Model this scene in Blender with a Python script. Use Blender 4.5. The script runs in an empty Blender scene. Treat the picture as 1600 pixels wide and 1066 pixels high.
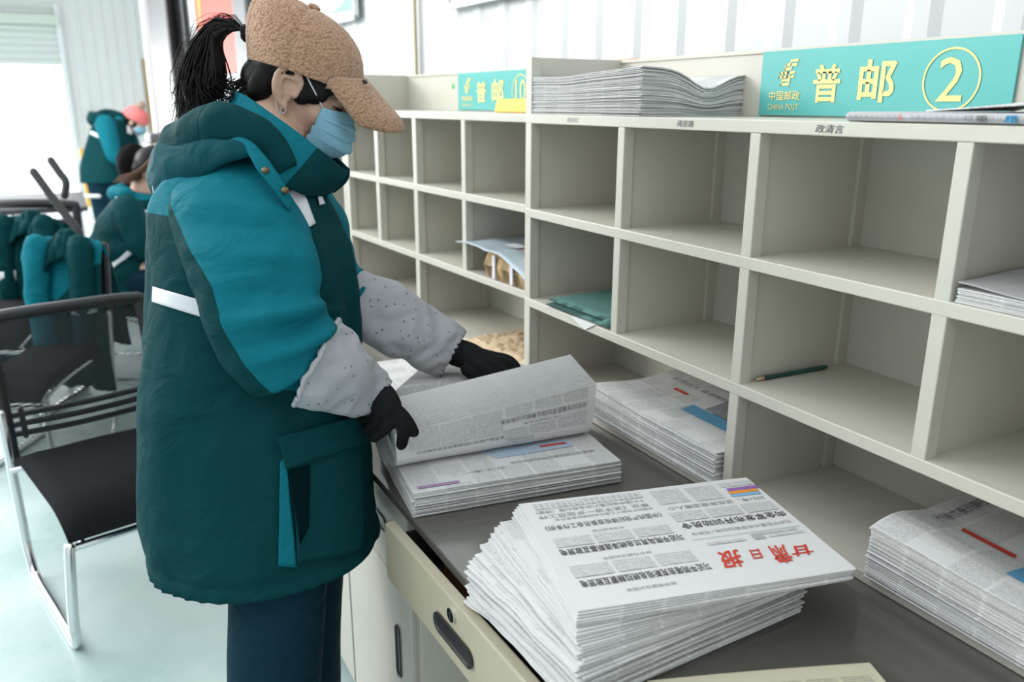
import bpy, bmesh, math, random
import numpy as np
from mathutils import Vector, Matrix, noise
from mathutils.bvhtree import BVHTree
rnd = random.Random(7)
SC = bpy.context.scene
COL = SC.collection
# ------------------------------------------------------------------ camera
FPX, PITCH, ROLL, YAW, CZ = 1273.5, -0.2829, 0.0032, 1.0735, 1.47
cy, sy, cp, sp = math.cos(YAW), math.sin(YAW), math.cos(PITCH), math.sin(PITCH)
FW = np.array([-sy*cp, cy*cp, sp]); RT = np.array([cy, sy, 0.0]); UP = np.cross(RT, FW)
RT, UP = math.cos(ROLL)*RT + math.sin(ROLL)*UP, -math.sin(ROLL)*RT + math.cos(ROLL)*UP
cam_data = bpy.data.cameras.new('camera'); cam = bpy.data.objects.new('camera', cam_data); COL.objects.link(cam)
cam.matrix_world = Matrix(((RT[0], UP[0], -FW[0], 0), (RT[1], UP[1], -FW[1], 0), (RT[2], UP[2], -FW[2], CZ), (0, 0, 0, 1)))
cam_data.sensor_width = 36; cam_data.lens = FPX/1600*36; cam_data.clip_start = .05; cam_data.clip_end = 200
cam_data.dof.use_dof = True; cam_data.dof.focus_distance = 1.35; cam_data.dof.aperture_fstop = 4.0
SC.camera = cam
# ------------------------------------------------------------------ light
SC.view_settings.view_transform = 'Standard'; SC.view_settings.look = 'None'
SC.view_settings.gamma = 1; SC.view_settings.use_curve_mapping = False
SC.view_settings.exposure = 0.1
w = bpy.data.worlds.new('overcast_sky'); SC.world = w; w.use_nodes = True
w.node_tree.nodes['Background'].inputs[0].default_value = (.94, .97, 1, 1)
w.node_tree.nodes['Background'].inputs[1].default_value = 3.0
def area(name, loc, tgt, sx, sy_, power, col=(1, 1, 1)):
    d = bpy.data.lights.new(name, 'AREA'); d.shape = 'RECTANGLE'; d.size = sx; d.size_y = sy_; d.energy = power; d.color = col
    o = bpy.data.objects.new(name, d); COL.objects.link(o); o.location = loc
    o.rotation_euler = (Vector(tgt)-Vector(loc)).to_track_quat('-Z', 'Y').to_euler()
area('high_window_daylight', (-7.5, -4.6, 3.6), (-1.4, .8, .9), 6, 1.6, 470, (1, .985, .96))
area('added_overhead_fill', (-4.5, -2.2, 4.22), (-4.5, -2.2, 0), 11, 5.5, 235, (.97, .985, 1))  # added broad fill lamp under the closed ceiling, no actual rooflight there
area('door_daylight', (-14.6, -1.6, 1.2), (-3, -.4, .4), 3.2, 2.0, 250, (.95, .98, 1))
# ------------------------------------------------------------------ pixel helpers (points in the room)
def ray(u, v): return FW*FPX + RT*(u-800) + UP*(533-v)
def onz(u, v, z): d = ray(u, v); h = d*((z-CZ)/d[2]); h[2] += CZ; return Vector(h)
def ony(u, v, y): d = ray(u, v); h = d*(y/d[1]); h[2] += CZ; return Vector(h)
def onx(u, v, x): d = ray(u, v); h = d*(x/d[0]); h[2] += CZ; return Vector(h)
def pt(u, v, t): d = ray(u, v)/FPX*t; d[2] += CZ; return Vector(d)
R_ = Vector((cy, sy, 0)); D_ = Vector((-sy, cy, 0)); Z_ = Vector((0, 0, 1))
# ------------------------------------------------------------------ materials
MATS = {}
def nt(name):
    m = bpy.data.materials.new(name); m.use_nodes = True
    return m, m.node_tree.nodes, m.node_tree.links, m.node_tree.nodes['Principled BSDF']
def mat(name, col, rough=.6, metal=0., var=.0, vscale=8., bump=0., bscale=60., spec=.5, sheen=0.):
    if name in MATS: return MATS[name]
    m, n, l, b = nt(name); b.inputs['Base Color'].default_value = (*col, 1); b.inputs['Roughness'].default_value = rough
    b.inputs['Metallic'].default_value = metal; b.inputs['Specular IOR Level'].default_value = spec
    if sheen: b.inputs['Sheen Weight'].default_value = sheen
    tc = n.new('ShaderNodeTexCoord')
    if var:
        t = n.new('ShaderNodeTexNoise'); t.inputs['Scale'].default_value = vscale; t.inputs['Detail'].default_value = 5
        l.new(tc.outputs['Object'], t.inputs['Vector'])
        mx = n.new('ShaderNodeMix'); mx.data_type = 'RGBA'
        mx.inputs[6].default_value = (*[c*(1-var) for c in col], 1); mx.inputs[7].default_value = (*[min(1, c*(1+var)) for c in col], 1)
        l.new(t.outputs['Fac'], mx.inputs[0]); l.new(mx.outputs[2], b.inputs['Base Color'])
    if bump:
        t = n.new('ShaderNodeTexNoise'); t.inputs['Scale'].default_value = bscale; t.inputs['Detail'].default_value = 3
        l.new(tc.outputs['Object'], t.inputs['Vector'])
        bp = n.new('ShaderNodeBump'); bp.inputs['Strength'].default_value = bump; bp.inputs['Distance'].default_value = .002
        l.new(t.outputs['Fac'], bp.inputs['Height']); l.new(bp.outputs[0], b.inputs['Normal'])
    MATS[name] = m; return m
def M(n, op, a, b=None, l=None):
    x = n.new('ShaderNodeMath'); x.operation = op
    for i, q in enumerate((a, b)):
        if q is None: continue
        if isinstance(q, (int, float)): x.inputs[i].default_value = q
        else: l.new(q, x.inputs[i])
    return x.outputs[0]
def newsprint():
    m, n, l, b = nt('newsprint'); b.inputs['Roughness'].default_value = .85; b.inputs['Specular IOR Level'].default_value = .2
    uv = n.new('ShaderNodeUVMap'); s = n.new('ShaderNodeSeparateXYZ'); l.new(uv.outputs[0], s.inputs[0])
    oi = n.new('ShaderNodeObjectInfo')
    x = s.outputs[0]; y = M(n, 'ADD', s.outputs[1], M(n, 'MULTIPLY', oi.outputs['Random'], .8, l), l)
    f = lambda o, a, q=None: M(n, o, a, q, l)
    col = f('FLOOR', f('DIVIDE', x, .0585)); fx = f('FRACT', f('DIVIDE', x, .0585))
    g = f('MULTIPLY', f('GREATER_THAN', fx, .05), f('LESS_THAN', fx, .95))
    ln = f('FRACT', f('DIVIDE', y, .0043)); lm = f('MULTIPLY', f('GREATER_THAN', ln, .2), f('LESS_THAN', ln, .85))
    def wn(a, c):
        cx = n.new('ShaderNodeCombineXYZ'); l.new(a, cx.inputs[0]); l.new(c, cx.inputs[1])
        q = n.new('ShaderNodeTexWhiteNoise'); q.noise_dimensions = '2D'; l.new(cx.outputs[0], q.inputs['Vector']); return q.outputs['Value']
    chx = f('DIVIDE', x, .0033); cm = f('LESS_THAN', f('FRACT', chx), .82)
    ch = f('ADD', f('MULTIPLY', wn(f('FLOOR', chx), f('FLOOR', f('DIVIDE', y, .0043))), .6), .3)
    blk = f('GREATER_THAN', wn(col, f('FLOOR', f('DIVIDE', y, .041))), .22)
    ink = f('MULTIPLY', f('MULTIPLY', f('MULTIPLY', g, lm), f('MULTIPLY', cm, ch)), f('MULTIPLY', blk, .5))
    mx = n.new('ShaderNodeMix'); mx.data_type = 'RGBA'; mx.inputs[6].default_value = (.70, .70, .70, 1); mx.inputs[7].default_value = (.10, .10, .11, 1)
    l.new(ink, mx.inputs[0]); l.new(mx.outputs[2], b.inputs['Base Color']); return m
def paper_edge():
    m, n, l, b = nt('paper_edge'); b.inputs['Roughness'].default_value = .9; b.inputs['Specular IOR Level'].default_value = .1
    tc = n.new('ShaderNodeTexCoord'); s = n.new('ShaderNodeSeparateXYZ'); l.new(tc.outputs['Object'], s.inputs[0])
    t = n.new('ShaderNodeTexNoise'); t.inputs['Scale'].default_value = 1; mp = n.new('ShaderNodeMapping'); mp.inputs['Scale'].default_value = (9, 9, 2500)
    l.new(tc.outputs['Object'], mp.inputs[0]); l.new(mp.outputs[0], t.inputs['Vector'])
    r = n.new('ShaderNodeValToRGB'); r.color_ramp.elements[0].position = .35; r.color_ramp.elements[0].color = (.46, .46, .47, 1)
    r.color_ramp.elements[1].position = .6; r.color_ramp.elements[1].color = (.72, .72, .72, 1)
    l.new(t.outputs['Fac'], r.inputs[0]); l.new(r.outputs[0], b.inputs['Base Color']); return m
NEWS = newsprint(); EDGE = paper_edge()
CREAM = mat('cream_painted_steel', (.585, .565, .495), .38, var=.05, vscale=14)
BLANKP = mat('plain_newsprint', (.70, .70, .70), .85, spec=.2)
INK = mat('black_printing_ink', (.055, .055, .06), .7); GREYINK = mat('grey_printing_ink', (.25, .25, .26), .7)
REDINK = mat('red_printing_ink', (.62, .06, .035), .6); BLUEINK = mat('blue_printing_ink', (.06, .27, .50), .6)
PURPLE = mat('purple_printing_ink', (.30, .13, .42), .6); ORANGE = mat('orange_printing_ink', (.8, .3, .05), .6); SKYINK = mat('light_blue_printing_ink', (.22, .48, .75), .6)
GREENINK = mat('green_printing_ink', (.05, .22, .17), .6)
TEAL = (.006, .150, .200); DARK = (.003, .045, .051)
def wrinkle(n, l, b, tc, fine):
    """soft cloth wrinkles under the fine weave bump"""
    mp = n.new('ShaderNodeMapping'); mp.inputs['Scale'].default_value = (11, 11, 17); mp.inputs['Rotation'].default_value = (.5, .4, .3); l.new(tc.outputs['Object'], mp.inputs[0])
    t = n.new('ShaderNodeTexNoise'); t.inputs['Scale'].default_value = 1; t.inputs['Detail'].default_value = 3; t.inputs['Distortion'].default_value = 1.2; t.inputs['Roughness'].default_value = .45
    l.new(mp.outputs[0], t.inputs['Vector']); q = n.new('ShaderNodeBump'); q.inputs['Strength'].default_value = .55; q.inputs['Distance'].default_value = .018
    l.new(t.outputs['Fac'], q.inputs['Height']); l.new(fine.outputs[0], q.inputs['Normal']); l.new(q.outputs[0], b.inputs['Normal'])
def two_tone(name, attr, c0, c1, bump=.25):
    m, n, l, b = nt(name); b.inputs['Roughness'].default_value = .72; b.inputs['Specular IOR Level'].default_value = .06
    a = n.new('ShaderNodeAttribute'); a.attribute_name = attr
    g = n.new('ShaderNodeMath'); g.operation = 'GREATER_THAN'; g.inputs[1].default_value = 0; l.new(a.outputs['Fac'], g.inputs[0])
    mx = n.new('ShaderNodeMix'); mx.data_type = 'RGBA'; mx.inputs[6].default_value = (*c0, 1); mx.inputs[7].default_value = (*c1, 1)
    l.new(g.outputs[0], mx.inputs[0]); l.new(mx.outputs[2], b.inputs['Base Color'])
    tc = n.new('ShaderNodeTexCoord'); t = n.new('ShaderNodeTexNoise'); t.inputs['Scale'].default_value = 38; t.inputs['Detail'].default_value = 4
    l.new(tc.outputs['Object'], t.inputs['Vector']); bp = n.new('ShaderNodeBump'); bp.inputs['Strength'].default_value = bump; bp.inputs['Distance'].default_value = .004
    l.new(t.outputs['Fac'], bp.inputs['Height'])
    wrinkle(n, l, b, tc, bp); return m
JACKET = two_tone('green_two_tone_jacket_cloth', 'tone', DARK, TEAL)
TEALM = two_tone('teal_jacket_cloth', 'none', TEAL, TEAL); DARKM = two_tone('dark_green_jacket_cloth', 'none', DARK, DARK)
REFL = mat('silver_reflective_tape', (.72, .74, .78), .4, bump=.2, bscale=90)
# ------------------------------------------------------------------ object helpers
def empty(name, loc, rz=0, label=None, cat=None, group=None):
    o = bpy.data.objects.new(name, None); COL.objects.link(o); o.location = loc; o.rotation_euler = (0, 0, rz); o.empty_display_size = .05
    tag(o, label, cat, group); return o
def tag(o, label=None, cat=None, group=None, kind=None):
    if label: o['label'] = label
    if cat: o['category'] = cat
    if group: o['group'] = group
    if kind: o['kind'] = kind
    return o
def raw(name, V, F, mats, parent=None, mi=None, uv=None, smooth=False, world=False, loc=None):
    """mesh object; V in parent space (or world space when world=True)"""
    me = bpy.data.meshes.new(name)
    if world and parent is not None:
        inv = parent.matrix_basis.inverted(); p = parent.parent
        while p is not None: inv = inv @ p.matrix_basis.inverted(); p = p.parent
        V = [inv @ Vector(v) for v in V]
    if loc is not None: V = [Vector(v)-Vector(loc) for v in V]
    me.from_pydata([tuple(v) for v in V], [], [tuple(f) for f in F])
    if not isinstance(mats, (list, tuple)): mats = [mats]
    for m in mats: me.materials.append(m)
    if mi: me.polygons.foreach_set('material_index', mi)
    if uv:
        ul = me.uv_layers.new(name='UVMap'); k = 0
        for f in uv:
            for c in f: ul.data[k].uv = c; k += 1
    if smooth: me.polygons.foreach_set('use_smooth', [True]*len(F))
    me.update()
    o = bpy.data.objects.new(name, me); COL.objects.link(o)
    if loc is not None: o.location = loc
    if parent is not None: o.parent = parent
    return o
def bev(o, wd=.0015, seg=2):
    m = o.modifiers.new('bevel', 'BEVEL'); m.width = wd; m.segments = seg; m.limit_method = 'ANGLE'; return o
def fixn(o):
    b = bmesh.new(); b.from_mesh(o.data); bmesh.ops.recalc_face_normals(b, faces=b.faces); b.to_mesh(o.data); b.free(); return o
def solid(o, t, off=0):
    m = o.modifiers.new('solidify', 'SOLIDIFY'); m.thickness = t; m.offset = off; return o
def subsurf(o, n=1):
    m = o.modifiers.new('subsurf', 'SUBSURF'); m.levels = n; m.render_levels = n; return o
class MB:
    def __init__(s): s.V = []; s.F = []; s.mi = []; s.cur = 0
    def add(s, V, F):
        k = len(s.V); s.V += [Vector(v) for v in V]; s.F += [tuple(i+k for i in f) for f in F]; s.mi += [s.cur]*len(F); return s
    def box(s, a, b):
        x0, y0, z0 = a; x1, y1, z1 = b
        return s.add([(x0, y0, z0), (x1, y0, z0), (x1, y1, z0), (x0, y1, z0), (x0, y0, z1), (x1, y0, z1), (x1, y1, z1), (x0, y1, z1)],
                     [(3, 2, 1, 0), (4, 5, 6, 7), (0, 1, 5, 4), (1, 2, 6, 5), (2, 3, 7, 6), (3, 0, 4, 7)])
    def poly(s, pts, thick):  # pts: list of Vector (planar), thick: Vector
        n = len(pts); V = list(pts)+[Vector(p)+thick for p in pts]
        return s.add(V, [tuple(range(n-1, -1, -1)), tuple(range(n, 2*n))]+[(i, (i+1) % n, n+(i+1) % n, n+i) for i in range(n)])
    def tube(s, P, r, seg=8, cap=True): V, F = tube(P, r, seg, cap); return s.add(V, F)
    def build(s, name, m, parent=None, **k): return raw(name, s.V, s.F, m, parent, mi=s.mi if isinstance(m, (list, tuple)) else None, **k)
def cr(P, n):
    """Catmull-Rom resample of tuples/Vectors to n points"""
    A = np.array([list(p) for p in P], float); m = len(A)
    ext = np.vstack([2*A[0]-A[1], A, 2*A[-1]-A[-2]]); out = []
    for q in np.linspace(0, m-1, n):
        i = min(int(q), m-2); t = q-i; p0, p1, p2, p3 = ext[i:i+4]
        out.append(.5*((2*p1)+(-p0+p2)*t+(2*p0-5*p1+4*p2-p3)*t*t+(-p0+3*p1-3*p2+p3)*t**3))
    return np.array(out)
def tube(P, r, seg=8, cap=True, flat=None):
    P = [Vector(p) for p in P]; n = len(P)
    if isinstance(r, (int, float)): r = [r]*n
    T = [(P[min(i+1, n-1)]-P[max(i-1, 0)]).normalized() for i in range(n)]
    a = T[0].orthogonal().normalized(); V = []; F = []
    rings = []
    def ring(c, rr, N, B): rings.append(len(V)); V.extend([c+(N*math.cos(2*math.pi*k/seg)+B*math.sin(2*math.pi*k/seg))*rr for k in range(seg)])
    Ns = []
    for i in range(n):
        a = (a-T[i]*a.dot(T[i])).normalized(); Ns.append((a.copy(), T[i].cross(a)))
    if cap:
        for q in (.25, .7): ring(P[0]-T[0]*r[0]*math.sqrt(1-q*q)*.9, r[0]*q, *Ns[0])
    for i in range(n): ring(P[i], r[i], *Ns[i])
    if cap:
        for q in (.7, .25): ring(P[-1]+T[-1]*r[-1]*math.sqrt(1-q*q)*.9, r[-1]*q, *Ns[-1])
    for j in range(len(rings)-1):
        x, y = rings[j], rings[j+1]
        for k in range(seg): F.append((x+k, x+(k+1) % seg, y+(k+1) % seg, y+k))
    F.append(tuple(range(seg-1, -1, -1))); F.append(tuple(rings[-1]+k for k in range(seg)))
    return V, F
def ellip(c, r, axes=None, nu=20, nv=14):
    V = []; F = []; ax = axes or (Vector((1, 0, 0)), Vector((0, 1, 0)), Vector((0, 0, 1))); c = Vector(c)
    V.append(c-ax[2]*r[2])
    for j in range(1, nv):
        e = -math.pi/2+math.pi*j/nv
        for i in range(nu):
            t = 2*math.pi*i/nu
            V.append(c+ax[0]*r[0]*math.cos(e)*math.cos(t)+ax[1]*r[1]*math.cos(e)*math.sin(t)+ax[2]*r[2]*math.sin(e))
    V.append(c+ax[2]*r[2]); top = len(V)-1
    for i in range(nu):
        F.append((0, 1+(i+1) % nu, 1+i)); F.append((top, 1+(nv-2)*nu+i, 1+(nv-2)*nu+(i+1) % nu))
        for j in range(nv-2): a = 1+j*nu; F.append((a+i, a+(i+1) % nu, a+nu+(i+1) % nu, a+nu+i))
    return V, F
def evalmesh(o):
    bpy.context.view_layer.update(); dg = bpy.context.evaluated_depsgraph_get()
    return bpy.data.meshes.new_from_object(o.evaluated_get(dg))
def union(name, pieces, voxel, m, parent, smooth_it=4, fac=.5, xf=None):
    """one continuous skin over overlapping closed pieces"""
    b = MB()
    for V, F in pieces: b.add(V, F)
    o = raw(name, b.V, b.F, m)
    rm = o.modifiers.new('r', 'REMESH'); rm.mode = 'VOXEL'; rm.voxel_size = voxel; rm.use_smooth_shade = True
    sm = o.modifiers.new('s', 'SMOOTH'); sm.factor = fac; sm.iterations = smooth_it
    me = evalmesh(o); o.modifiers.clear(); old = o.data; o.data = me; bpy.data.meshes.remove(old)
    me.materials.clear(); me.materials.append(m); me.name = name
    inv = parent.matrix_basis.inverted(); me.transform(inv); o.parent = parent
    return o
def loft(stations, n, seg, p=2.4, cap=True, dvec=D_, dense=True):
    """stations: (ul,vl,ur,vr,t,b) silhouette pairs; returns rings array, V, F"""
    rows = []
    for ul, vl, ur, vr, t, b in stations: rows.append(list(pt(ul, vl, t))+list(pt(ur, vr, t))+[b])
    Q = cr(rows, n); V = []; F = []
    for q in Q:
        L = Vector(q[:3]); Rr = Vector(q[3:6]); b = q[6]; c = (L+Rr)/2; e1 = (Rr-L)/2
        for k in range(seg):
            th = 2*math.pi*k/seg; c_, s_ = math.cos(th), math.sin(th)
            V.append(c+e1*math.copysign(abs(c_)**(2/p), c_)+dvec*b*math.copysign(abs(s_)**(2/p), s_))
    for j in range(n-1):
        for k in range(seg): F.append((j*seg+k, j*seg+(k+1) % seg, (j+1)*seg+(k+1) % seg, (j+1)*seg+k))
    if cap: F.append(tuple(range(seg-1, -1, -1))); F.append(tuple((n-1)*seg+k for k in range(seg)))
    return V, F
def displaced(V, F, fn):
    me = bpy.data.meshes.new('t'); me.from_pydata([tuple(v) for v in V], [], F); me.update()
    N = [v.normal.copy() for v in me.vertices]; bpy.data.meshes.remove(me)
    return [Vector(v)+nn*fn(i, Vector(v)) for i, (v, nn) in enumerate(zip(V, N))]
def setattr_(o, name, vals):
    a = o.data.attributes.new(name, 'FLOAT', 'POINT'); a.data.foreach_set('value', vals)
def embolden(V, F, q):
    """grow the outline of a flat glyph mesh by q: every border edge gets a strip on its outer side"""
    key = {}; rep = []
    U = []
    for v in V:
        k = (round(v[0], 5), round(v[1], 5))
        if k not in key: key[k] = len(U); U.append(v)
        rep.append(key[k])
    F = [tuple(rep[i] for i in f) for f in F]
    F = [f for f in F if len(set(f)) == len(f)]
    G = []
    for f in F:
        ar = sum(U[f[i]][0]*U[f[(i+1) % len(f)]][1]-U[f[(i+1) % len(f)]][0]*U[f[i]][1] for i in range(len(f)))
        if abs(ar) > 1e-12: G.append(f if ar > 0 else f[::-1])
    E = {}
    for f in G:
        for i in range(len(f)): e = (f[i], f[(i+1) % len(f)]); E[e] = E.get(e, 0)+1
    B = [e for e in E if (e[1], e[0]) not in E]
    nrm = {}
    for a, b in B:
        dx, dy = U[b][0]-U[a][0], U[b][1]-U[a][1]; l = math.hypot(dx, dy) or 1e-9; n = (dy/l, -dx/l)
        nrm.setdefault(a, []).append(n); nrm.setdefault(b, []).append(n)
    off = {}; V2 = list(U)
    for v, ns in nrm.items():
        x, y = sum(n[0] for n in ns), sum(n[1] for n in ns); l = math.hypot(x, y)
        if l < 1e-6: off[v] = v; continue
        x, y = x/l, y/l; c = max(.5, x*ns[0][0]+y*ns[0][1]); off[v] = len(V2); V2.append((U[v][0]+x*q/c, U[v][1]+y*q/c))
    return V2, G+[(b, a, off[a], off[b]) for a, b in B]
def text2d(body, size, bold=0., align='LEFT', spacing=1., shear=0., sx=1.):
    c = bpy.data.curves.new('t', 'FONT'); c.body = body; c.size = size; c.align_x = align; c.space_character = spacing; c.shear = shear
    c.resolution_u = 2; c.fill_mode = 'FRONT'
    o = bpy.data.objects.new('t', c); COL.objects.link(o); me = evalmesh(o)
    V = [(v.co.x*sx, v.co.y) for v in me.vertices]; F = [tuple(p.vertices) for p in me.polygons]
    bpy.data.objects.remove(o); bpy.data.curves.remove(c); bpy.data.meshes.remove(me)
    if bold: V, F = embolden(V, F, bold*size)
    return V, F
def fit_text(body, x0, y0, x1, y1, **k):
    """glyph outlines stretched into the rectangle x0..x1, y0..y1"""
    V, F = text2d(body, 1., **k); xs = [v[0] for v in V]; ys = [v[1] for v in V]
    a, b, c, d = min(xs), max(xs), min(ys), max(ys)
    return [(x0+(x-a)/(b-a)*(x1-x0), y0+(y-c)/(d-c)*(y1-y0)) for x, y in V], F
# ================================================================== SETTING
def struct(o): o['kind'] = 'structure'; return o
def floor_mat():
    m, n, l, b = nt('pale_green_epoxy_floor'); b.inputs['Roughness'].default_value = .28; b.inputs['Specular IOR Level'].default_value = .55
    tc = n.new('ShaderNodeTexCoord'); t = n.new('ShaderNodeTexNoise'); t.inputs['Scale'].default_value = 2.6; t.inputs['Detail'].default_value = 7
    l.new(tc.outputs['Object'], t.inputs['Vector']); r = n.new('ShaderNodeValToRGB')
    r.color_ramp.elements[0].position = .3; r.color_ramp.elements[0].color = (.36, .50, .49, 1)
    r.color_ramp.elements[1].position = .72; r.color_ramp.elements[1].color = (.55, .65, .64, 1)
    l.new(t.outputs['Fac'], r.inputs[0]); l.new(r.outputs[0], b.inputs['Base Color'])
    q = n.new('ShaderNodeMapRange'); q.inputs['To Min'].default_value = .18; q.inputs['To Max'].default_value = .42; l.new(t.outputs['Fac'], q.inputs['Value']); l.new(q.outputs[0], b.inputs['Roughness'])
    return m
b = MB(); b.box((-15.05, -7, -.08), (3, 2.2, 0)); struct(b.build('floor', floor_mat()))
b = MB(); b.box((-45, -30, -.14), (-15.06, 22, -.02)); struct(b.build('ground_outside', mat('pale_concrete_yard', (.8, .82, .84), .9, var=.08, vscale=.6)))
CEIL = mat('white_roof_sheet', (.72, .73, .74), .7)
b = MB(); b.box((-15.05, -7, 4.28), (3, 2.2, 4.34)); struct(b.build('ceiling', CEIL))
b = MB(); b.box((-15.05, -7.06, 0), (3, -7, 4.3)); struct(b.build('wall_front', CEIL))
b = MB(); b.box((3, -7, 0), (3.06, 2.2, 4.3)); struct(b.build('wall_right', CEIL))
WALLM = mat('white_corrugated_steel', (.70, .715, .735), .5, var=.03, vscale=3)
def ribbed(a, bb, h, pitch, depth, nrm, z0=0.):
    """trapezoid-ribbed sheet from a to bb (xy), ribs standing towards nrm"""
    a = Vector((*a, z0)); bb = Vector((*bb, z0)); L = (bb-a).length; d = (bb-a)/L; nrm = Vector((*nrm, 0)).normalized()
    prof = []; s = 0.
    while s < L:
        for q, k in ((0, 0), (.55, 0), (.68, 1), (.87, 1)):
            if s+q*pitch <= L: prof.append((s+q*pitch, k))
        s += pitch
    prof.append((L, 0)); m = MB(); V = []; n = len(prof)
    for s, k in prof: q = a+d*s+nrm*(depth*k); V += [q, q+Vector((0, 0, h))]
    F = [(2*i, 2*i+2, 2*i+3, 2*i+1) for i in range(n-1)]; k = len(V)
    for s, kk in prof: q = a+d*s+nrm*(depth*kk-.012); V += [q, q+Vector((0, 0, h))]
    F += [(k+2*i+1, k+2*i+3, k+2*i+2, k+2*i) for i in range(n-1)]
    F += [(0, 1, k+1, k), (2*n-2, k+2*n-2, k+2*n-1, 2*n-1)]
    for i in range(n-1): F += [(2*i+1, 2*i+3, k+2*i+3, k+2*i+1), (2*i, k+2*i, k+2*i+2, 2*i+2)]
    m.add(V, F); return m
G = .052; WY = lambda x: 1.776+G*x
nb = Vector((G, -1, 0)).normalized()
struct(ribbed((-11.2, WY(-11.2)), (2.6, WY(2.6)), 4.2, .20, .009, (nb.x, nb.y)).build('wall_back', WALLM))
struct(MB().box((-15.05, 1.98, 0), (-11.2, 2.04, 4.3)).build('wall_back.001', WALLM)); struct(MB().box((-11.26, WY(-11.2)-.01, 0), (-11.2, 2.0, 4.3)).build('wall_back.002', WALLM))
# far wall with the roller-door opening
struct(ribbed((-15.0, .235), (-15.0, 1.99), 4.2, .16, .02, (1, 0)).build('wall_left', mat('grey_corrugated_steel', (.72, .71, .69), .45, var=.05, vscale=3)))
struct(ribbed((-15.0, -7), (-15.0, -3.4), 4.2, .16, .02, (1, 0)).build('wall_left.001', MATS['grey_corrugated_steel']))
b = MB(); b.box((-15.05, -3.4, 2.9), (-15.0, .235, 4.2)); struct(b.build('wall_left.002', MATS['grey_corrugated_steel']))
b = MB(); b.box((-15.06, .2, 0), (-14.93, .275, 2.9)); b.box((-15.06, -3.45, 0), (-14.93, -3.38, 2.9)); struct(bev(b.build('trim_1', mat('white_painted_steel', (.78, .79, .80), .4)), .01))
sh = MB()
for i in range(9):
    z = 2.02+i*.1
    V = []; F = []
    for j in range(5):
        a = math.pi*j/4; V += [(-14.99+.02*math.sin(a), -3.38, z+.1*j/4), (-14.99+.02*math.sin(a), .2, z+.1*j/4)]
    F = [(2*j, 2*j+1, 2*j+3, 2*j+2) for j in range(4)]; sh.add(V, F)
dr = struct(sh.build('door_1', mat('grey_roller_shutter', (.66, .67, .64), .45), None)); solid(dr, .006)
b = MB(); b.box((-14.97, -3.38, 2.60), (-14.85, .26, 2.74)); struct(bev(b.build('trim_2', mat('pale_green_steel_beam', (.62, .66, .58), .5)), .01))
# steel columns, pipe and seam on the back wall
STEEL = mat('dark_grey_painted_column', (.20, .20, .21), .5)
def column(x0, x1, name, lab):
    e = empty(name, ((x0+x1)/2, WY(x0)-.16, 0)); m = MB()
    wd = abs(x1-x0); m.box((-wd/2, -.02, 0), (wd/2, 0, 4.2)); m.box((-.02, 0, 0), (.02, .15, 4.2)); m.box((-wd/2, .13, 0), (wd/2, .15, 4.2))
    o = bev(m.build(name, STEEL), .004); o.location = ((x0+x1)/2, WY(x0)-.17, 0); o.rotation_euler = (0, 0, math.atan(G)); bpy.data.objects.remove(e); return struct(o)
column(-10.15, -9.1, 'trim_3', ''); column(-6.55, -6.2, 'trim_4', '')
o = bev(MB().box((-11.1, WY(-11)-.16, 0), (-10.85, WY(-10.8)-.03, 4.2)).build('trim_5', MATS['white_painted_steel']), .02); struct(o)
tag(raw('downpipe', *tube([(-10.6, WY(-10.6)-.11, 0), (-10.6, WY(-10.6)-.11, 4.2)], .04, 14), mat('faded_red_pipe_paint', (.52, .26, .22), .5), smooth=True), 'thin faded red pipe running up the wall corner by the dark column', 'pipe')
x = -3.82; o = MB().box((x-.012, WY(x)-.034, 0), (x+.012, WY(x)-.024, 4.2)).build('trim_6', mat('tarnished_brass_strip', (.30, .26, .13), .5)); struct(o)
# rust bloom on the far wall: a stained steel plate
def rust_mat():
    m, n, l, b_ = nt('rust_stained_steel'); b_.inputs['Roughness'].default_value = .7
    tc = n.new('ShaderNodeTexCoord'); t = n.new('ShaderNodeTexNoise'); t.inputs['Scale'].default_value = 1.5; mp = n.new('ShaderNodeMapping'); mp.inputs['Scale'].default_value = (4, 4, 1)
    l.new(tc.outputs['Object'], mp.inputs[0]); l.new(mp.outputs[0], t.inputs['Vector'])
    r = n.new('ShaderNodeValToRGB'); r.color_ramp.elements[0].color = (.42, .25, .08, 1); r.color_ramp.elements[1].color = (.62, .58, .50, 1); r.color_ramp.elements[0].position = .35
    l.new(t.outputs['Fac'], r.inputs[0]); l.new(r.outputs[0], b_.inputs['Base Color']); return m
struct(MB().box((-14.978, 1.36, .3), (-14.962, 1.62, 2.15)).build('trim_7', rust_mat()))
# banner and framed posters
def flat_on_wall(name, x0, x1, z0, z1, th, m, off=.03):
    e = MB().box((-(x1-x0)/2, -th, z0), ((x1-x0)/2, 0, z1)).build(name, m); xc = (x0+x1)/2
    e.location = (xc, WY(xc)-off, 0); e.rotation_euler = (0, 0, math.atan(G)); return e
bn = tag(flat_on_wall('banner', -8.6, -6.75, 1.72, 3.2, .01, mat('red_banner_cloth', (.80, .13, .10), .6, var=.12, vscale=1.5), .035), 'red banner with orange and white patches on the wall behind the ponytail', 'banner')
for nm, (x0, x1, z0, z1), c in (('orange_print', (-8.55, -8.0, 2.05, 3.2), (.85, .36, .06)), ('white_print', (-7.25, -7.05, 1.75, 3.2), (.8, .72, .70))):
    xc = (x0+x1)/2
    raw(nm, [(xx+7.675, -.012, zz) for xx, zz in ((x0, z1), (x1, z1), (x1-.15, z1-.4), (x0+.12, z0))], [(3, 2, 1, 0)], mat(nm, c, .6), bn)
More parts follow.
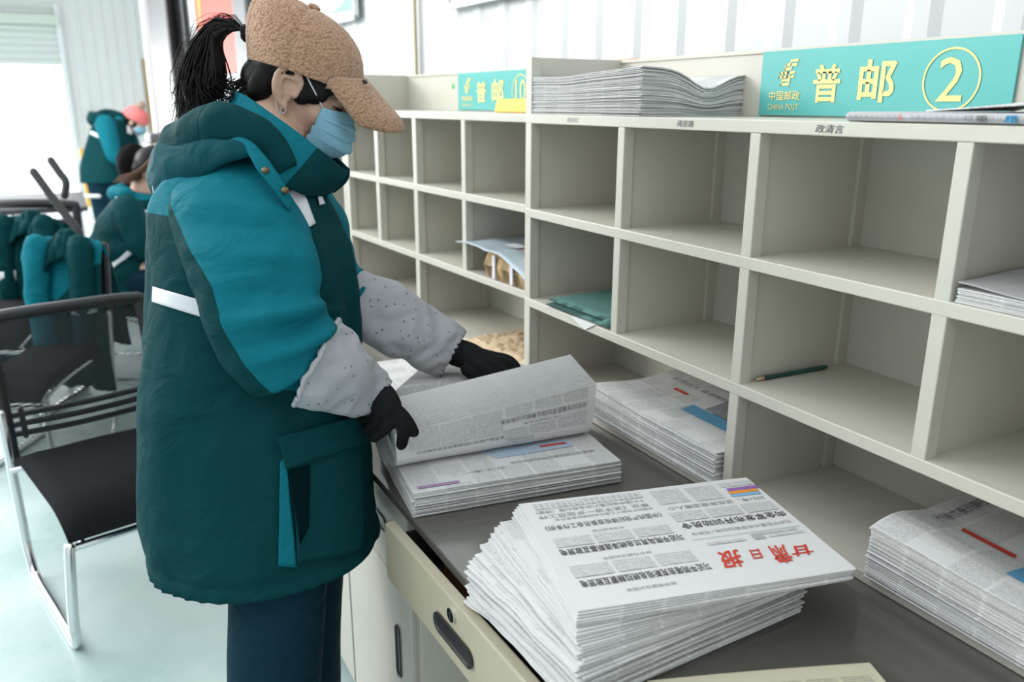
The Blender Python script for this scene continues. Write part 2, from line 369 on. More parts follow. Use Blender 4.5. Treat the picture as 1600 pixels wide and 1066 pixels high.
def poster(x0, x1, z0, z1, lab, skew):
    e = empty('framed_poster', ((x0+x1)/2, WY((x0+x1)/2)-.03, 0), math.atan(G), lab, 'poster'); hw = (x1-x0)/2; f = MB(); t = .022
    f.box((-hw, -.025, z0), (hw, 0, z0+t)); f.box((-hw, -.025, z1-t), (hw, 0, z1)); f.box((-hw, -.025, z0), (-hw+t, 0, z1)); f.box((hw-t, -.025, z0), (hw, 0, z1))
    f.build('poster_frame', mat('aluminium_frame', (.62, .65, .66), .35, metal=.6), e)
    MB().box((-hw+.01, -.012, z0+.01), (hw-.01, -.006, z1-.01)).build('poster_sheet', mat('poster_white', (.82, .85, .82), .5), e)
    raw('green_print', [(hw-.05, -.0135, z0+.05), (hw-.05, -.0135, z0+.22), (hw-.20, -.0135, z0+.10), (hw-.42, -.0135, z0+.06)], [(0, 1, 2, 3)], mat('poster_green', (.24, .62, .36), .5), e)
poster(-5.55, -4.52, 1.905, 2.7, 'white framed poster with green print above the tan cap', 0)
poster(-3.45, -2.75, 1.86, 2.5, 'framed poster on the corrugated wall, only its lower edge in view above sign 10', 0)
# ================================================================== SORTING SHELVES
SIGNM = mat('turquoise_sign_board', (.115, .475, .455), .35, spec=.4); YEL = mat('pale_yellow_sign_lettering', (.80, .71, .29), .5)
def logo_polys():
    P = [[(612,118),(770,112),(757,165),(622,165),(598,238),(510,238),(525,188),(592,188)], [(650,186),(752,184),(738,238),(648,240),(628,308),(490,310),(502,262),(606,258)],
         [(512,190),(538,190),(502,325),(480,325)], [(400,330),(580,328),(572,372),(392,374)], [(388,398),(567,396),(558,440),(380,442)], [(400,330),(422,330),(402,441),(380,441)], [(474,330),(500,330),(480,441),(456,441)], [(558,330),(580,328),(560,441),(538,441)],
         [(612,330),(722,322),(710,370),(625,372),(598,502),(455,505),(470,462),(575,460)], [(636,400),(706,395),(695,440),(634,442),(605,575),(430,578),(446,530),(585,528)], [(456,440),(480,440),(452,578),(430,578)]]
    return [[((x-380)/392., (578-y)/466.) for x, y in p] for p in P]
def sign(parent, x, y, z, W, H, number, local=True):
    s = bev(MB().box((x, y-.004, z), (x+W, y, z+H)).build('sign_board', SIGNM, parent), .0008, 1)
    s['label'] = 'turquoise sign numbered %s with yellow lettering' % number
    yy = y-.0052
    def put(nm, V, F): raw(nm, [(x+a*W, yy, z+b_*H) for a, b_ in V], F, YEL, s)
    m_v = []; m_f = []
    def ac(V, F): k = len(m_v); m_v.extend(V); m_f.extend([tuple(i+k for i in f) for f in F])
    for p in logo_polys(): ac([(.092+a*.094, .46+c*.405) for a, c in p], [tuple(range(len(p)))])
    put('postal_emblem', m_v, m_f); m_v = []; m_f = []
    put('small_lettering', *fit_text('中国邮政', .052, .235, .205, .385, bold=.012)); put('small_lettering', *fit_text('CHINA POST', .050, .09, .203, .18)); m_v = []; m_f = []
    put('large_character', *fit_text('普', .262, .20, .383, .765, bold=.022)); put('large_character', *fit_text('邮', .460, .20, .605, .795, bold=.022)); m_v = []; m_f = []
    cx, cyy, r0, r1 = .80, .485, .090, .0965; n = 48
    for i in range(n):
        a, c = 2*math.pi*i/n, 2*math.pi*(i+1)/n; k = len(m_v); q = W/H
        m_v += [(cx+r0*math.cos(a), cyy+r0*q*math.sin(a)), (cx+r1*math.cos(a), cyy+r1*q*math.sin(a)), (cx+r1*math.cos(c), cyy+r1*q*math.sin(c)), (cx+r0*math.cos(c), cyy+r0*q*math.sin(c))]; m_f.append((k, k+1, k+2, k+3))
    wd = .043 if len(number) == 1 else .058
    ac(*fit_text(number, cx-wd, .215, cx+wd, .775)); put('number', m_v, m_f)
    return s
ZF, S2, S1, S0, ZT = .784, .9965, 1.2228, 1.4472, 1.576     # shelf floors (top faces) and header top
WT = .765; FH = .0212; DEP = .275
def shelf_unit(name, loc, rz, cols, half, label, number, sign_x, left_panel=True, right_panel=True):
    """cols: list of (x0,x1) of the uprights in local x; half: indices of short uprights that stop at the second shelf"""
    e = empty(name, loc, rz, label, 'shelf', 'postal sorting shelves'); z0 = loc[2]
    L = lambda z: z-z0
    xa, xb = cols[0][0], cols[-1][1]
    for i, (x0, x1) in enumerate(cols):
        last = i in (0, len(cols)-1)
        if i == 0 and not left_panel or i == len(cols)-1 and not right_panel: continue
        zb = S2-FH if i in half else WT+.0005
        zt = ZT if last else S0-FH
        m = MB(); xc = (x0+x1)/2; pw = .0055
        m.box((x0, 0, L(zb)), (x1, .026, L(zt)))
        m.box((xc-pw, .02, L(zb)), (xc+pw, DEP, L(zt)))
        if not last: m.box((x0, DEP-.03, L(zb)), (x1, DEP, L(zt)))
        bev(m.build('side_panel' if last else 'divider', CREAM, e), .0018)
    for nm, z in (('shelf_board', S0), ('shelf_board', S1), ('shelf_board', S2), ('bottom_board', ZF)):
        m = MB(); f = -.0006
        m.box((xa+.003, f, max(L(z)-FH, WT+.0005-z0)), (xb-.003, .018, L(z))); m.box((xa+.003, .015, L(z)-.012), (xb-.003, DEP, L(z)))
        bev(m.build(nm, CREAM, e), .0018)
    bev(MB().box((xa+.003, DEP-.004, L(ZF)), (xb-.003, DEP+.004, L(ZT)-.01)).build('back_panel', CREAM, e), .001)
    m = MB(); m.box((xa+.006, DEP-.012, L(S0)), (xb-.006, DEP-.004, L(ZT)-.002)); m.box((xa+.006, DEP-.016, L(ZT)-.008), (xb-.006, DEP+.012, L(ZT)))
    bev(m.build('header_board', CREAM, e), .0015)
    if number: sign(e, sign_x, DEP-.013, L(S0)+.003, .515, .121, number)
    return e
A_COLS = [(-1.7773, -1.7492), (-1.3957, -1.373), (-1.0253, -1.0025), (-.6639, -.6410), (-.292, -.264)]
ax0 = A_COLS[0][0]
SA = shelf_unit('sorting_shelf', (ax0, 1.0, ZF), 0, [(a-ax0, c-ax0) for a, c in A_COLS], (1, 3), 'cream steel pigeonhole shelf carrying the turquoise sign numbered 2', '2', -1.273-ax0)
BR = math.atan(.0518); BX, BY = -3.128, .9636
B_COLS = [(0, .033), (.302, .333), (.621, .650), (.953, .977), (1.338, 1.3475)]
SB = shelf_unit('sorting_shelf', (BX, BY, ZF), BR, B_COLS, (1, 3), 'cream steel pigeonhole shelf carrying the turquoise sign numbered 10', '10', .45, right_panel=False)
SCc = shelf_unit('sorting_shelf', (BX-1.385*math.cos(BR), BY-1.385*math.sin(BR), ZF), BR, B_COLS[:-1]+[(1.352, 1.382)], (1, 3), 'cream steel pigeonhole shelf mostly hidden behind the woman, beyond the shelf numbered 10', None, 0)
# handwriting and marks on the shelf edges
HAND = mat('blue_black_marker', (.06, .07, .10), .7); FAINT = mat('faded_marker', (.34, .35, .36), .7)
def hand(body, px0, px1, y, z0, z1, m, shear=.15):
    V, F = fit_text(body, px0, z0, px1, z1, shear=shear); raw('handwriting', [(a, y, c) for a, c in V], F, m, SA, world=True)
q0, q1 = ony(1059, 190, 1.0), ony(1085, 190, 1.0); hand('阅览路', q0.x, q1.x, .9985, 1.4315, 1.443, HAND)
q0, q1 = ony(1275, 200, 1.0), ony(1320, 200, 1.0)
hand('政清言', q0.x, q1.x, .9985, 1.4305, 1.4425, HAND)
q0, q1 = ony(886, 188, 1.0), ony(905, 188, 1.0); hand('普陀', q0.x, q1.x, .9985, 1.4325, 1.442, FAINT)
raw('green_sticker', *ellip((.405, DEP-.0125, S0-ZF+.083), (.012, .001, .011)), mat('green_sticker_paper', (.08, .48, .16), .5), SB, smooth=True)
# ================================================================== WORKTOP AND BASE CABINETS
WTM = mat('glossy_grey_worktop', (.115, .11, .098), .13, var=.06, vscale=10, spec=1.0)
wt = MB().box((-3.9, .464, WT-.016), (.35, 1.285, WT)).build('worktop', WTM, loc=(-1.5, .464, 0)); bev(wt, .002)
tag(wt, 'long glossy dark grey worktop under the newspaper stacks, with dark front edge', 'worktop')
CAB = CREAM; BLK = mat('black_moulded_plastic', (.02, .02, .022), .35); CHROME = mat('chrome', (.75, .76, .78), .15, metal=1.)
def capsule(hw, r, n=10):
    P = []
    for s in (1, -1):
        for i in range(n+1):
            a = -math.pi/2+math.pi*i/n; P.append((s*(hw-r)+s*r*math.cos(a), s*r*math.sin(a)))
    return P
def handle(parent, c, hw, r, vertical=False):
    """black recessed oblong pull: rim ring and a sunken dished floor, facing -y"""
    P = capsule(hw, r); n = len(P); V = []
    for k, yy in ((1., -.001), (1.0, -.0035), (.86, -.0035), (.74, -.0005)):
        for a, z in P:
            aa = math.copysign(max(abs(a)-(1-k)*r, 0), a) if abs(a) > hw-r else a
            q = (a if abs(a) <= hw-r else math.copysign(hw-r+(abs(a)-hw+r)*k, a), z*k)
            V.append((c[0]+(q[1] if vertical else q[0]), c[1]+yy, c[2]+(q[0] if vertical else q[1])))
    F = []
    for j in range(3):
        for i in range(n): F.append((j*n+i, j*n+(i+1) % n, (j+1)*n+(i+1) % n, (j+1)*n+i))
    F.append(tuple(3*n+i for i in range(n)))
    return raw('handle', V, F, BLK, parent, smooth=False)
def cabinet(x0, x1, label, group):
    yf = .48; e = empty('base_cabinet', (x0, yf, 0), 0, label, 'cabinet', group); Wd = x1-x0
    m = MB(); m.box((0, .02, .06), (.012, .5, .748)); m.box((Wd-.012, .02, .06), (Wd, .5, .748)); m.box((.01, .02, .06), (Wd-.01, .5, .072)); m.box((.01, .49, .06), (Wd-.01, .5, .748)); m.box((.01, .02, .545), (Wd-.01, .5, .556)); m.box((.03, .05, 0), (Wd-.03, .48, .062))
    bev(m.build('cabinet_body', CAB, e), .0015)
    d = bev(MB().box((.004, 0, .558), (Wd-.004, .02, .738)).build('drawer', CAB, e), .003); handle(d, (Wd*.59, 0, .652), .05, .016)
    d = bev(MB().box((.004, 0, .07), (Wd-.004, .02, .552)).build('door', CAB, e), .003); handle(d, (Wd-.075, 0, .39), .062, .0125, True)
    return e
cabinet(-1.70, -1.292, 'cream base cabinet beside the open drawer, black oblong pull on its door', 'base cabinets under the worktop')
cabinet(-2.112, -1.704, 'cream base cabinet behind the trousered knees, second from the open drawer', 'base cabinets under the worktop')
# desk section with the open drawer
e = empty('drawer_desk', (-1.288, .48, 0), 0, 'cream steel desk section whose locking drawer stands ajar under the worktop', 'desk')
m = MB(); m.box((0, .01, 0), (.02, .5, .748)); m.box((.60, .01, 0), (.62, .5, .748)); m.box((.02, .48, .2), (.60, .5, .748)); m.box((.02, .012, .61), (.60, .5, .616)); bev(m.build('desk_frame', CAB, e), .0015)
dw = empty('drawer', (0.032, -.056, .64)); dw.parent = e; dw.rotation_euler = (0, 0, .032)
bev(MB().box((0, 0, 0), (.565, .020, .112)).build('drawer_front', mat('yellower_cream_paint', (.44, .405, .30), .4, var=.06, vscale=12), dw), .003)  # drawer front in a darker, yellower cream than the cabinet fronts
DBOX = mat('dark_drawer_lining', (.045, .045, .042), .6)
m = MB(); m.box((.015, .02, .004), (.022, .44, .092)); m.box((.543, .02, .004), (.55, .44, .092)); m.box((.015, .43, .004), (.55, .44, .092)); m.box((.015, .02, .004), (.55, .44, .01)); m.build('drawer_box', DBOX, dw)
handle(dw, (.275, -.0005, .045), .066, .017)
lk = raw('lock', *tube([(.272, .004, .086), (.272, -.004, .086)], .0115, 18, False), CHROME, dw)
# NOTE: lock slot
MB().box((.2705, -.0052, .080), (.2735, -.0038, .092)).build('keyhole', BLK, dw)
tag(MB().box((-.05, -.03, 0), (.05, .03, .045)).build('carton', mat('brown_carton', (.16, .075, .025), .7), loc=None), 'small brown carton lying inside the open drawer', 'carton').location = (-1.12, .53, .6525)
# ================================================================== NEWSPAPERS
def paper_mesh(L, W, th, df=None, nx=16, ny=12, jag=0.):
    """folded newspaper: fold edge along local x at y=0 (rounded), open layered edges elsewhere.  df(x,y,top)->(dx,dy,dz)"""
    V = []; F = []; mi = []; UVs = []
    df = df or (lambda x, y: (0, 0, 0))
    ph = rnd.random()*50
    def P(x, y, z):
        a = df(x, y); return (x+a[0], y+a[1], z+a[2])
    idx = {}; uvv = []
    def vert(x, y, z, uv): V.append(P(x, y, z)); uvv.append(uv); return len(V)-1
    fs = [(0., th), (-.55*th, .85*th), (-.75*th, .5*th), (-.55*th, .15*th), (0., 0.)]
    X = [L*i/nx for i in range(nx+1)]; Y = [W*j/ny for j in range(ny+1)]
    jx = [jag*(noise.noise((x*22, ph, 0))) for x in X]; jy = [jag*(noise.noise((y*22, ph, 9))) for y in Y]
    def edge(i, j):  # ragged open edges
        x, y = X[i], Y[j]
        if i == 0: x += jy[j]
        if i == nx: x += jy[j]*1.3
        if j == ny: y += jx[i]
        return x, y
    top = [[vert(*edge(i, j), th, (X[i], Y[j])) for i in range(nx+1)] for j in range(ny+1)]
    bot = [[vert(*edge(i, j), 0, (X[i], -Y[j]-.02)) for i in range(nx+1)] for j in range(ny+1)]
    for j in range(ny):
        for i in range(nx):
            F.append((top[j][i], top[j][i+1], top[j+1][i+1], top[j+1][i])); mi.append(0)
            F.append((bot[j][i], bot[j+1][i], bot[j+1][i+1], bot[j][i+1])); mi.append(0)
    prev = top[0]
    for k, (yy, zz) in enumerate(fs[1:]):
        cur = bot[0] if k == 3 else [vert(X[i], yy, zz, (X[i], -.004*(k+1))) for i in range(nx+1)]
        for i in range(nx): F.append((prev[i], cur[i], cur[i+1], prev[i+1])); mi.append(0)
        if k == 0: rows = [prev]
        rows.append(cur); prev = cur
    for i, rev in ((0, 0), (nx, 1)):
        f = [r[i] for r in rows]; F.append(tuple(f[::-1] if not rev else f)); mi.append(1)
        for j in range(ny):
            q = (top[j][i], top[j+1][i], bot[j+1][i], bot[j][i]); F.append(q if not rev else q[::-1]); mi.append(1)
    for i in range(nx):
        F.append((top[ny][i], top[ny][i+1], bot[ny][i+1], bot[ny][i])); mi.append(1)
    UVs = [[uvv[v] for v in f] for f in F]
    return V, F, mi, UVs
def newspaper(loc, ang, L, W, th, label, group, df=None, jag=.0015, mats=None, nx=16, ny=12):
    V, F, mi, uv = paper_mesh(L, W, th, df, nx, ny, jag)
    o = raw('newspaper', V, F, mats or [NEWS, EDGE], None, mi, uv, smooth=False); o.location = loc; o.rotation_euler = (0, 0, ang)
    return tag(o, label, 'newspaper', group)
def wavy(a, s=9., seed=None):
    q = rnd.random()*99 if seed is None else seed
    return lambda x, y: (0, 0, a*noise.noise((x*s, y*s, q)))
# ---- A: the fanned stack nearest the camera
GA = 'newspapers in the fanned stack by the open drawer'
LA = 'folded newspaper in the tall fanned stack by the open drawer, under its front page'
NA = 42; TH = .0026; TOPA = None
for i in range(NA):
    u = i/(NA-1)
    if u < .42: s = 0.
    else: s = ((u-.42)/.58)**1.15
    ang = math.radians(92.5-16.7*s)+rnd.uniform(-.012, .012)*(1-s*.7)
    c0 = Vector((-.682-.041*s, .462+.023*s))+Vector((rnd.uniform(-.004, .004), rnd.uniform(-.005, .005)))*(1-s*.6)
    if i >= NA-4: ang = math.radians(75.8+.5*(NA-1-i)); c0 = Vector((-.723, .485))+Vector((.0035, -.0035))*(NA-1-i)*.6
    if i in (NA-5, NA-6, NA-7): ang = math.radians(76.6+.3*(NA-5-i)); c0 = Vector((-.716, .478))
    amp = .0004 if i > NA-6 else .0011
    seed = 3.+i*.15
    # left (far) edges sag and buckle in the lower part of the fan
    k = 1-u
    def df(x, y, seed=seed, k=k, amp=amp):
        e = max(0, (y-.14)/.14)
        e2 = max(0, 1-x/.12)
        return (.006*k*e2*noise.noise((y*16, seed, 2)), 0, amp*noise.noise((x*9, y*9, seed))-(.010*k*k)*e*e*(x < 9)*(1-u)-.004*k*e2*e2*e)
    lab = LA
    if i == NA-1: lab = 'newspaper front page with a red calligraphic title, seen upside down, on the fanned stack'
    o = newspaper((c0.x, c0.y, WT+.0006+i*TH), ang, .392, .285, TH*.93, lab, None if i == NA-1 else GA, df, .0022 if i < NA-4 else .0006, mats=[BLANKP, EDGE] if i >= NA-1 else None)
    if i == NA-1: TOPA = o
# printing on the front page.  page coords: px 0..1 left->right, py 0..1 from the page top; local x = L*(1-px), y = W*py
def page_print(paper, L, W, items, mtl, name, h, fn=None, rot=True):
    if len(items) > 1 and name in ('headlines', 'subheadings'):
        for it in items: page_print(paper, L, W, [it], mtl, name[:-1], h, fn, rot)
        return
    name = name[:-1] if name in ('headlines', 'subheadings') else name
    V = []; F = []
    for V2, F2 in items:
        k = len(V)
        for a, c in V2:
            x, y = (L*(1-a), W*c) if rot else (L*a, W*(1-c))
            V.append((x, y, h) if fn is None else fn(x, y))
        F += [tuple(i+k for i in (f if not rot else f)) for f in F2]
    return raw(name, V, F, mtl, paper)
def T(body, x0, y0, x1, y1, **k):
    V, F = fit_text(body, x0, -y1, x1, -y0, **k); return [(a, -c) for a, c in V], F
def RECT(x0, y0, x1, y1): return [(x0, y0), (x1, y0), (x1, y1), (x0, y1)], [(0, 1, 2, 3)]
LP, WP = .392, .285; hz = TH*.93+.0009
page_print(TOPA, LP, WP, [T('甘', .075, .155, .165, .245, bold=.02, shear=.3), T('肃', .155, .115, .240, .275, bold=.02, shear=.3), T('日', .258, .185, .310, .265, bold=.02, shear=.3), T('报', .335, .140, .435, .285, bold=.02, shear=.35)], REDINK, 'masthead', hz)
page_print(TOPA, LP, WP, [T('向全军发布开训动员令', .02, .525, .455, .585, bold=.012), T('习近平同塔吉克斯坦总统拉赫蒙互致贺电', .478, .150, .945, .210, bold=.012), T('习近平同乌克兰总统泽连斯基互致贺电', .482, .430, .952, .488, bold=.012),
    T('《中国共产党纪律检查委员会工作条例》', .487, .675, .955, .725)], INK, 'headlines', hz)
page_print(TOPA, LP, WP, [T('习近平签署中央军委2022年1号命令', .03, .455, .445, .485), T('就中塔建交30周年', .635, .075, .812, .100), T('就中乌建交30周年', .637, .350, .82, .375), T('2021年，这些数据温暖人心', .025, .725, .445, .765), T('中共中央印发', .665, .61, .792, .635),
    T('中国共产党第十九届中央纪律检查委员会', .50, .765, .90, .79), T('审议《关于进一步规范工作', .505, .80, .955, .84), T('十九届中央纪委六次全会公报（摘要）', .505, .855, .955, .89)], GREYINK, 'subheadings', hz)
page_print(TOPA, LP, WP, [RECT(.0, .855, .14, .89)], PURPLE, 'printed_banner', hz); page_print(TOPA, LP, WP, [RECT(.015, .82, .145, .855)], ORANGE, 'printed_banner', hz); page_print(TOPA, LP, WP, [RECT(.02, .79, .15, .818)], SKYINK, 'printed_banner', hz)
page_print(TOPA, LP, WP, [RECT(.02, .415, .46, .4185)], mat('pale_cyan_printing_ink', (.35, .52, .55), .7), 'rule_line', hz)
def column_block(paper, L, W, blocks, h, name='text_columns', rot=True, fn=None):
    """printed body-text columns: thin sheet carrying the newsprint pattern"""
    V = []; F = []; uv = []
    for x0, y0, x1, y1 in blocks:
        k = len(V)
        for a, c in ((x0, y0), (x1, y0), (x1, y1), (x0, y1)):
            x, y = (L*(1-a), W*c) if rot else (L*a, W*(1-c)); V.append((x, y, h) if fn is None else fn(x, y)); 
        F.append((k, k+1, k+2, k+3)); ww, hh = (x1-x0)*L, (y1-y0)*W
        uv.append([(.004, 0), (.004+min(ww, .052), 0), (.004+min(ww, .052), hh), (.004, hh)])
    return raw(name, V, F, TEXTM, paper, uv=uv)
def textm(name='small_print', paper=(.70, .70, .70)):
    m, n, l, b = nt(name); b.inputs['Roughness'].default_value = .85; uv = n.new('ShaderNodeUVMap'); s = n.new('ShaderNodeSeparateXYZ'); l.new(uv.outputs[0], s.inputs[0])
    f = lambda o, a, q=None: M(n, o, a, q, l)
    chx = f('DIVIDE', s.outputs[0], .0027); chy = f('DIVIDE', s.outputs[1], .0036)
    cx = n.new('ShaderNodeCombineXYZ'); l.new(f('FLOOR', chx), cx.inputs[0]); l.new(f('FLOOR', chy), cx.inputs[1]); q = n.new('ShaderNodeTexWhiteNoise'); q.noise_dimensions = '2D'; l.new(cx.outputs[0], q.inputs['Vector'])
    k = f('MULTIPLY', f('LESS_THAN', f('FRACT', chx), .8), f('LESS_THAN', f('FRACT', chy), .66))
    ink = f('MULTIPLY', k, f('ADD', f('MULTIPLY', q.outputs['Value'], .35), .32))
    mx = n.new('ShaderNodeMix'); mx.data_type = 'RGBA'; mx.inputs[6].default_value = (*paper, 1); mx.inputs[7].default_value = (.12, .12, .13, 1)
    l.new(ink, mx.inputs[0]); l.new(mx.outputs[2], b.inputs['Base Color']); return m
TEXTM = textm()
blk = [(.02+.15*i, .605, .155+.15*i, .70) for i in range(3)]+[(.50+.155*i, .235, .64+.155*i, .335) for i in range(3)]+[(.50+.155*i, .505, .64+.155*i, .595) for i in range(3)]+[(.18, .79, .305, .95), (.33, .80, .455, .96), (.0, .905, .15, .96), (.50, .905, .95, .97)]
column_block(TOPA, LP, WP, blk, hz-.0002)
column_block(TOPA, LP, WP, [(.03, .35, .17, .375), (.27, .35, .42, .375), (.04, .385, .19, .405)], hz-.0002)
page_print(TOPA, LP, WP, [RECT(.19, .345, .235, .40)], mat('pale_grey_printing_ink', (.42, .42, .43), .7), 'printed_emblem', hz)
# ---- B: the flat stack under the woman's hands
GB = 'newspapers in the flat stack under the held bundle'; LB = 'folded newspaper in the flat squared stack under the bundle the woman holds'
NB = 19; TB = .0024; angB = math.radians(82)
for i in range(NB):
    j1, j2 = rnd.uniform(-.003, .003), rnd.uniform(-.003, .003)
    if i > 13: j1 -= .004; j2 += .002
    seed = 40+i*.1
    def dfb(x, y, seed=seed): return (0, 0, .0008*noise.noise((x*7, y*7, seed))-0.0)
    o = newspaper((-1.224+j1, .468+j2, WT+.0006+i*TB), angB+rnd.uniform(-.006, .006), .408, .285, TB*.93, LB, GB, dfb, .002)
TOPB = o; o['label'] = 'topmost newspaper of the flat stack, its blue and red printing showing under the held bundle'; del o['group']
hb = TB*.93+.0011
page_print(TOPB, .408, .285, [RECT(.05, .10, .16, .115)], REDINK, 'printed_strip', hb, rot=False) if False else None
page_print(TOPB, .408, .285, [([(.03, .93), (.22, .93), (.22, .965), (.03, .965)], [(0, 1, 2, 3)])], mat('mauve_printing_ink', (.40, .25, .42), .6), 'printed_strip', hb, rot=False)
page_print(TOPB, .408, .285, [([(.40, .55), (.86, .55), (.86, .68), (.46, .70)], [(0, 1, 2, 3)])], mat('pale_blue_printing_ink', (.45, .55, .68), .6), 'printed_picture', hb, rot=False)
page_print(TOPB, .408, .285, [RECT(.70, .60, .84, .63)], REDINK, 'printed_strip', hb+.0005, rot=False)
page_print(TOPB, .408, .285, [T('中共中央印发纪律检查工作条例', .50, .78, .93, .82), T('二 一 年 工 作', .20, .83, .46, .865)], GREYINK, 'headlines', hb, rot=False)
# ---- C: the bundle bent in the woman's hands: each newspaper is one sheet-block bent into a U
GAPG = mat('newsprint_gap_shade', (.40, .40, .41), .9, var=.2, vscale=40)  # sheet ends coloured grey to stand for the shaded gaps between sheets
NC = 17; CSGN = 1
GC = 'newspapers in the bundle the woman is bending'; LC = 'newspaper in the fanned bundle bent upwards between two gloved hands'
def bundle_sheet(i):
    u = i/(NC-1)                      # 0 outer (front) .. 1 inner
    lerp = lambda a, c, q: a+(c-a)*q
    def section(right):
        if right: f0, f1, y = (-1.284, .932), (-1.382, .964), .888
        else: f0, f1, y = (-1.338, .884), (-1.418, .918), .476
        n = .0026*i
        ft = (lerp(f0[0], f1[0], u), lerp(f0[1], f1[1], u))
        zb = .8135+n
        xo = (-1.290 if right else -1.322)-n*1.2
        pts = [ft, (lerp(ft[0], xo-.002, .5), lerp(ft[1], zb+.02, .5)), (xo-.004, zb+.022), (xo-.016, zb+.006), (xo-.040, zb), (xo-.10, zb+.001)]
        # rear wing: inner sheets end nearer, outer ones farther
        re = (lerp(-1.660, -1.530, u), lerp(.884, .888, u)) if right else (lerp(-1.64, -1.50, u), lerp(.90, .905, u))
        pts += [(lerp(xo-.10, re[0], .5), lerp(zb, re[1], .42)), re]
        ys = [y+ (0 if right else (0 if k < 6 else lerp(.185, .065, u)*(k-5)/2)) for k in range(8)]
        return [Vector((p[0], yy, p[1])) for p, yy in zip(pts, ys)]
    A = cr(section(False), 34); B = cr(section(True), 34); nx = 16
    V = []; F = []; uv = []; mi = []
    arc = np.concatenate([[0], np.cumsum(np.linalg.norm(np.diff(B, axis=0), axis=1))])
    th = .0023
    for side in (0, 1):
        for k in range(34):
            tan = Vector(B[min(k+1, 33)]-B[max(k-1, 0)]).normalized(); nrm = Vector((0, 1, 0)).cross(tan).normalized()*-1
            for q in range(nx+1):
                p = Vector(A[k]).lerp(Vector(B[k]), q/nx)
                p += nrm*(.0016*noise.noise((q*.4, k*.12, i*.13+5)))*(1 if k < 10 else .5)
                V.append(p+nrm*((.0022+.0026*max(0, min(1, (11-k)/8)))*side))
    n1 = 34*(nx+1)
    def g(s, k, q): return s*n1+k*(nx+1)+q
    for k in range(33):
        for q in range(nx):
            F.append((g(0, k, q), g(0, k, q+1), g(0, k+1, q+1), g(0, k+1, q))); mi.append(0); uv.append([(.40*a/nx, -arc[c]) for c, a in ((k, q), (k, q+1), (k+1, q+1), (k+1, q))])
            F.append((g(1, k, q), g(1, k+1, q), g(1, k+1, q+1), g(1, k, q+1))); mi.append(2 if k < 3 else 0); uv.append([(.40*a/nx, arc[c]) for c, a in ((k, q), (k+1, q), (k+1, q+1), (k, q+1))])
        for q, rv in ((0, 0), (nx, 1)):
            f = (g(0, k, q), g(0, k+1, q), g(1, k+1, q), g(1, k, q)); F.append(f[::-1] if rv else f); mi.append(1); uv.append([(0, 0)]*4)
    for k, rv in ((0, 0), (33, 1)):
        for q in range(nx):
            f = (g(0, k, q), g(1, k, q), g(1, k, q+1), g(0, k, q+1)); F.append(f[::-1] if rv else f); mi.append(3); uv.append([(.40*q/nx, -.002), (.40*q/nx, .002), (.40*(q+1)/nx, .002), (.40*(q+1)/nx, -.002)])
    loc = (-1.35, .68, WT+.05)
    o = raw('newspaper', V, F, [NEWS if i else BLANKP, EDGE, BLANKP, GAPG], None, mi, uv, smooth=False, loc=loc)
    if i == 0: return o, A, B, loc
    return o
for i in range(NC):
    r = bundle_sheet(i)
    if i == 0: o, CA, CB, CL = r; tag(o, 'outermost newspaper of the held bundle, its printed page facing the camera', 'newspaper')
    else: o = r; tag(o, LC, 'newspaper', GC)
    if i == 0:
        def onC(a, c):  # a 0..1 along the page, c 0..1 from its top edge down to the bend
            k = c*10.6; k0 = int(k); f = k-k0; A_ = Vector(CA[k0]).lerp(Vector(CA[k0+1]), f); B_ = Vector(CB[k0]).lerp(Vector(CB[k0+1]), f)
            tan = (Vector(CB[k0+1])-Vector(CB[k0])).normalized(); nrm = Vector((0, 1, 0)).cross(tan).normalized()*-1
            return A_.lerp(B_, a)+nrm*(.0020+(.0048 if k0 < 3 else .0022+.0026*max(0, (11-k0)/8) if k0 < 11 else .0022))-Vector(CL)
        def cprint(items, mtl, name):
            V = []; F = []
            for V2, F2 in items: k = len(V); V += [onC(a, c) for a, c in V2]; F += [tuple(q+k for q in f) for f in F2]
            raw(name, V, F, mtl, o)
        for it_ in ([T('兰州海关签发甘肃首份RCEP原产地证书', .09, .69, .52, .78), T('我省组织开展春节慰问送温暖系列活动', .50, .30, .95, .42)]): cprint([it_], mat('dark_grey_printing_ink', (.13, .13, .14), .7), 'headline')
        cprint([T('春风化雨润心田', .62, .47, .80, .52)], GREYINK, 'subheadings')
        V = []; F = []; uv = []
        for x0, y0, x1, y1 in [(.06+.155*q, .05+.02*(q % 2), .20+.155*q, .62) for q in range(3)]+[(.53, .04, .66, .24), (.68, .03, .81, .22), (.83, .02, .95, .22), (.52, .60, .64, .78), (.66, .58, .79, .74), (.81, .50, .95, .74), (.54, .85, .68, .97)]:
            for a in range(6):
                k = len(V); ya, yb = y0+(y1-y0)*a/6, y0+(y1-y0)*(a+1)/6
                V += [onC(x0, ya)+Vector((.0,0,0)), onC(x1, ya), onC(x1, yb), onC(x0, yb)]; F.append((k, k+1, k+2, k+3)); uv.append([(.004, ya*.12), (.056, ya*.12), (.056, yb*.12), (.004, yb*.12)])
        raw('text_columns', V, F, TEXTM, o, uv=uv)
# ---- E: low stack behind the bundle, on the worktop
GE = 'newspapers in the low stack beyond the held bundle'; LE = 'newspaper in the low stack on the worktop beyond the held bundle'
for i in range(6):
    newspaper((-1.80+rnd.uniform(-.005, .005), .56+rnd.uniform(-.005, .005), WT+.0006+i*.0025), math.radians(86)+rnd.uniform(-.03, .03), .40, .285, .0023, LE, GE, wavy(.001), .002)
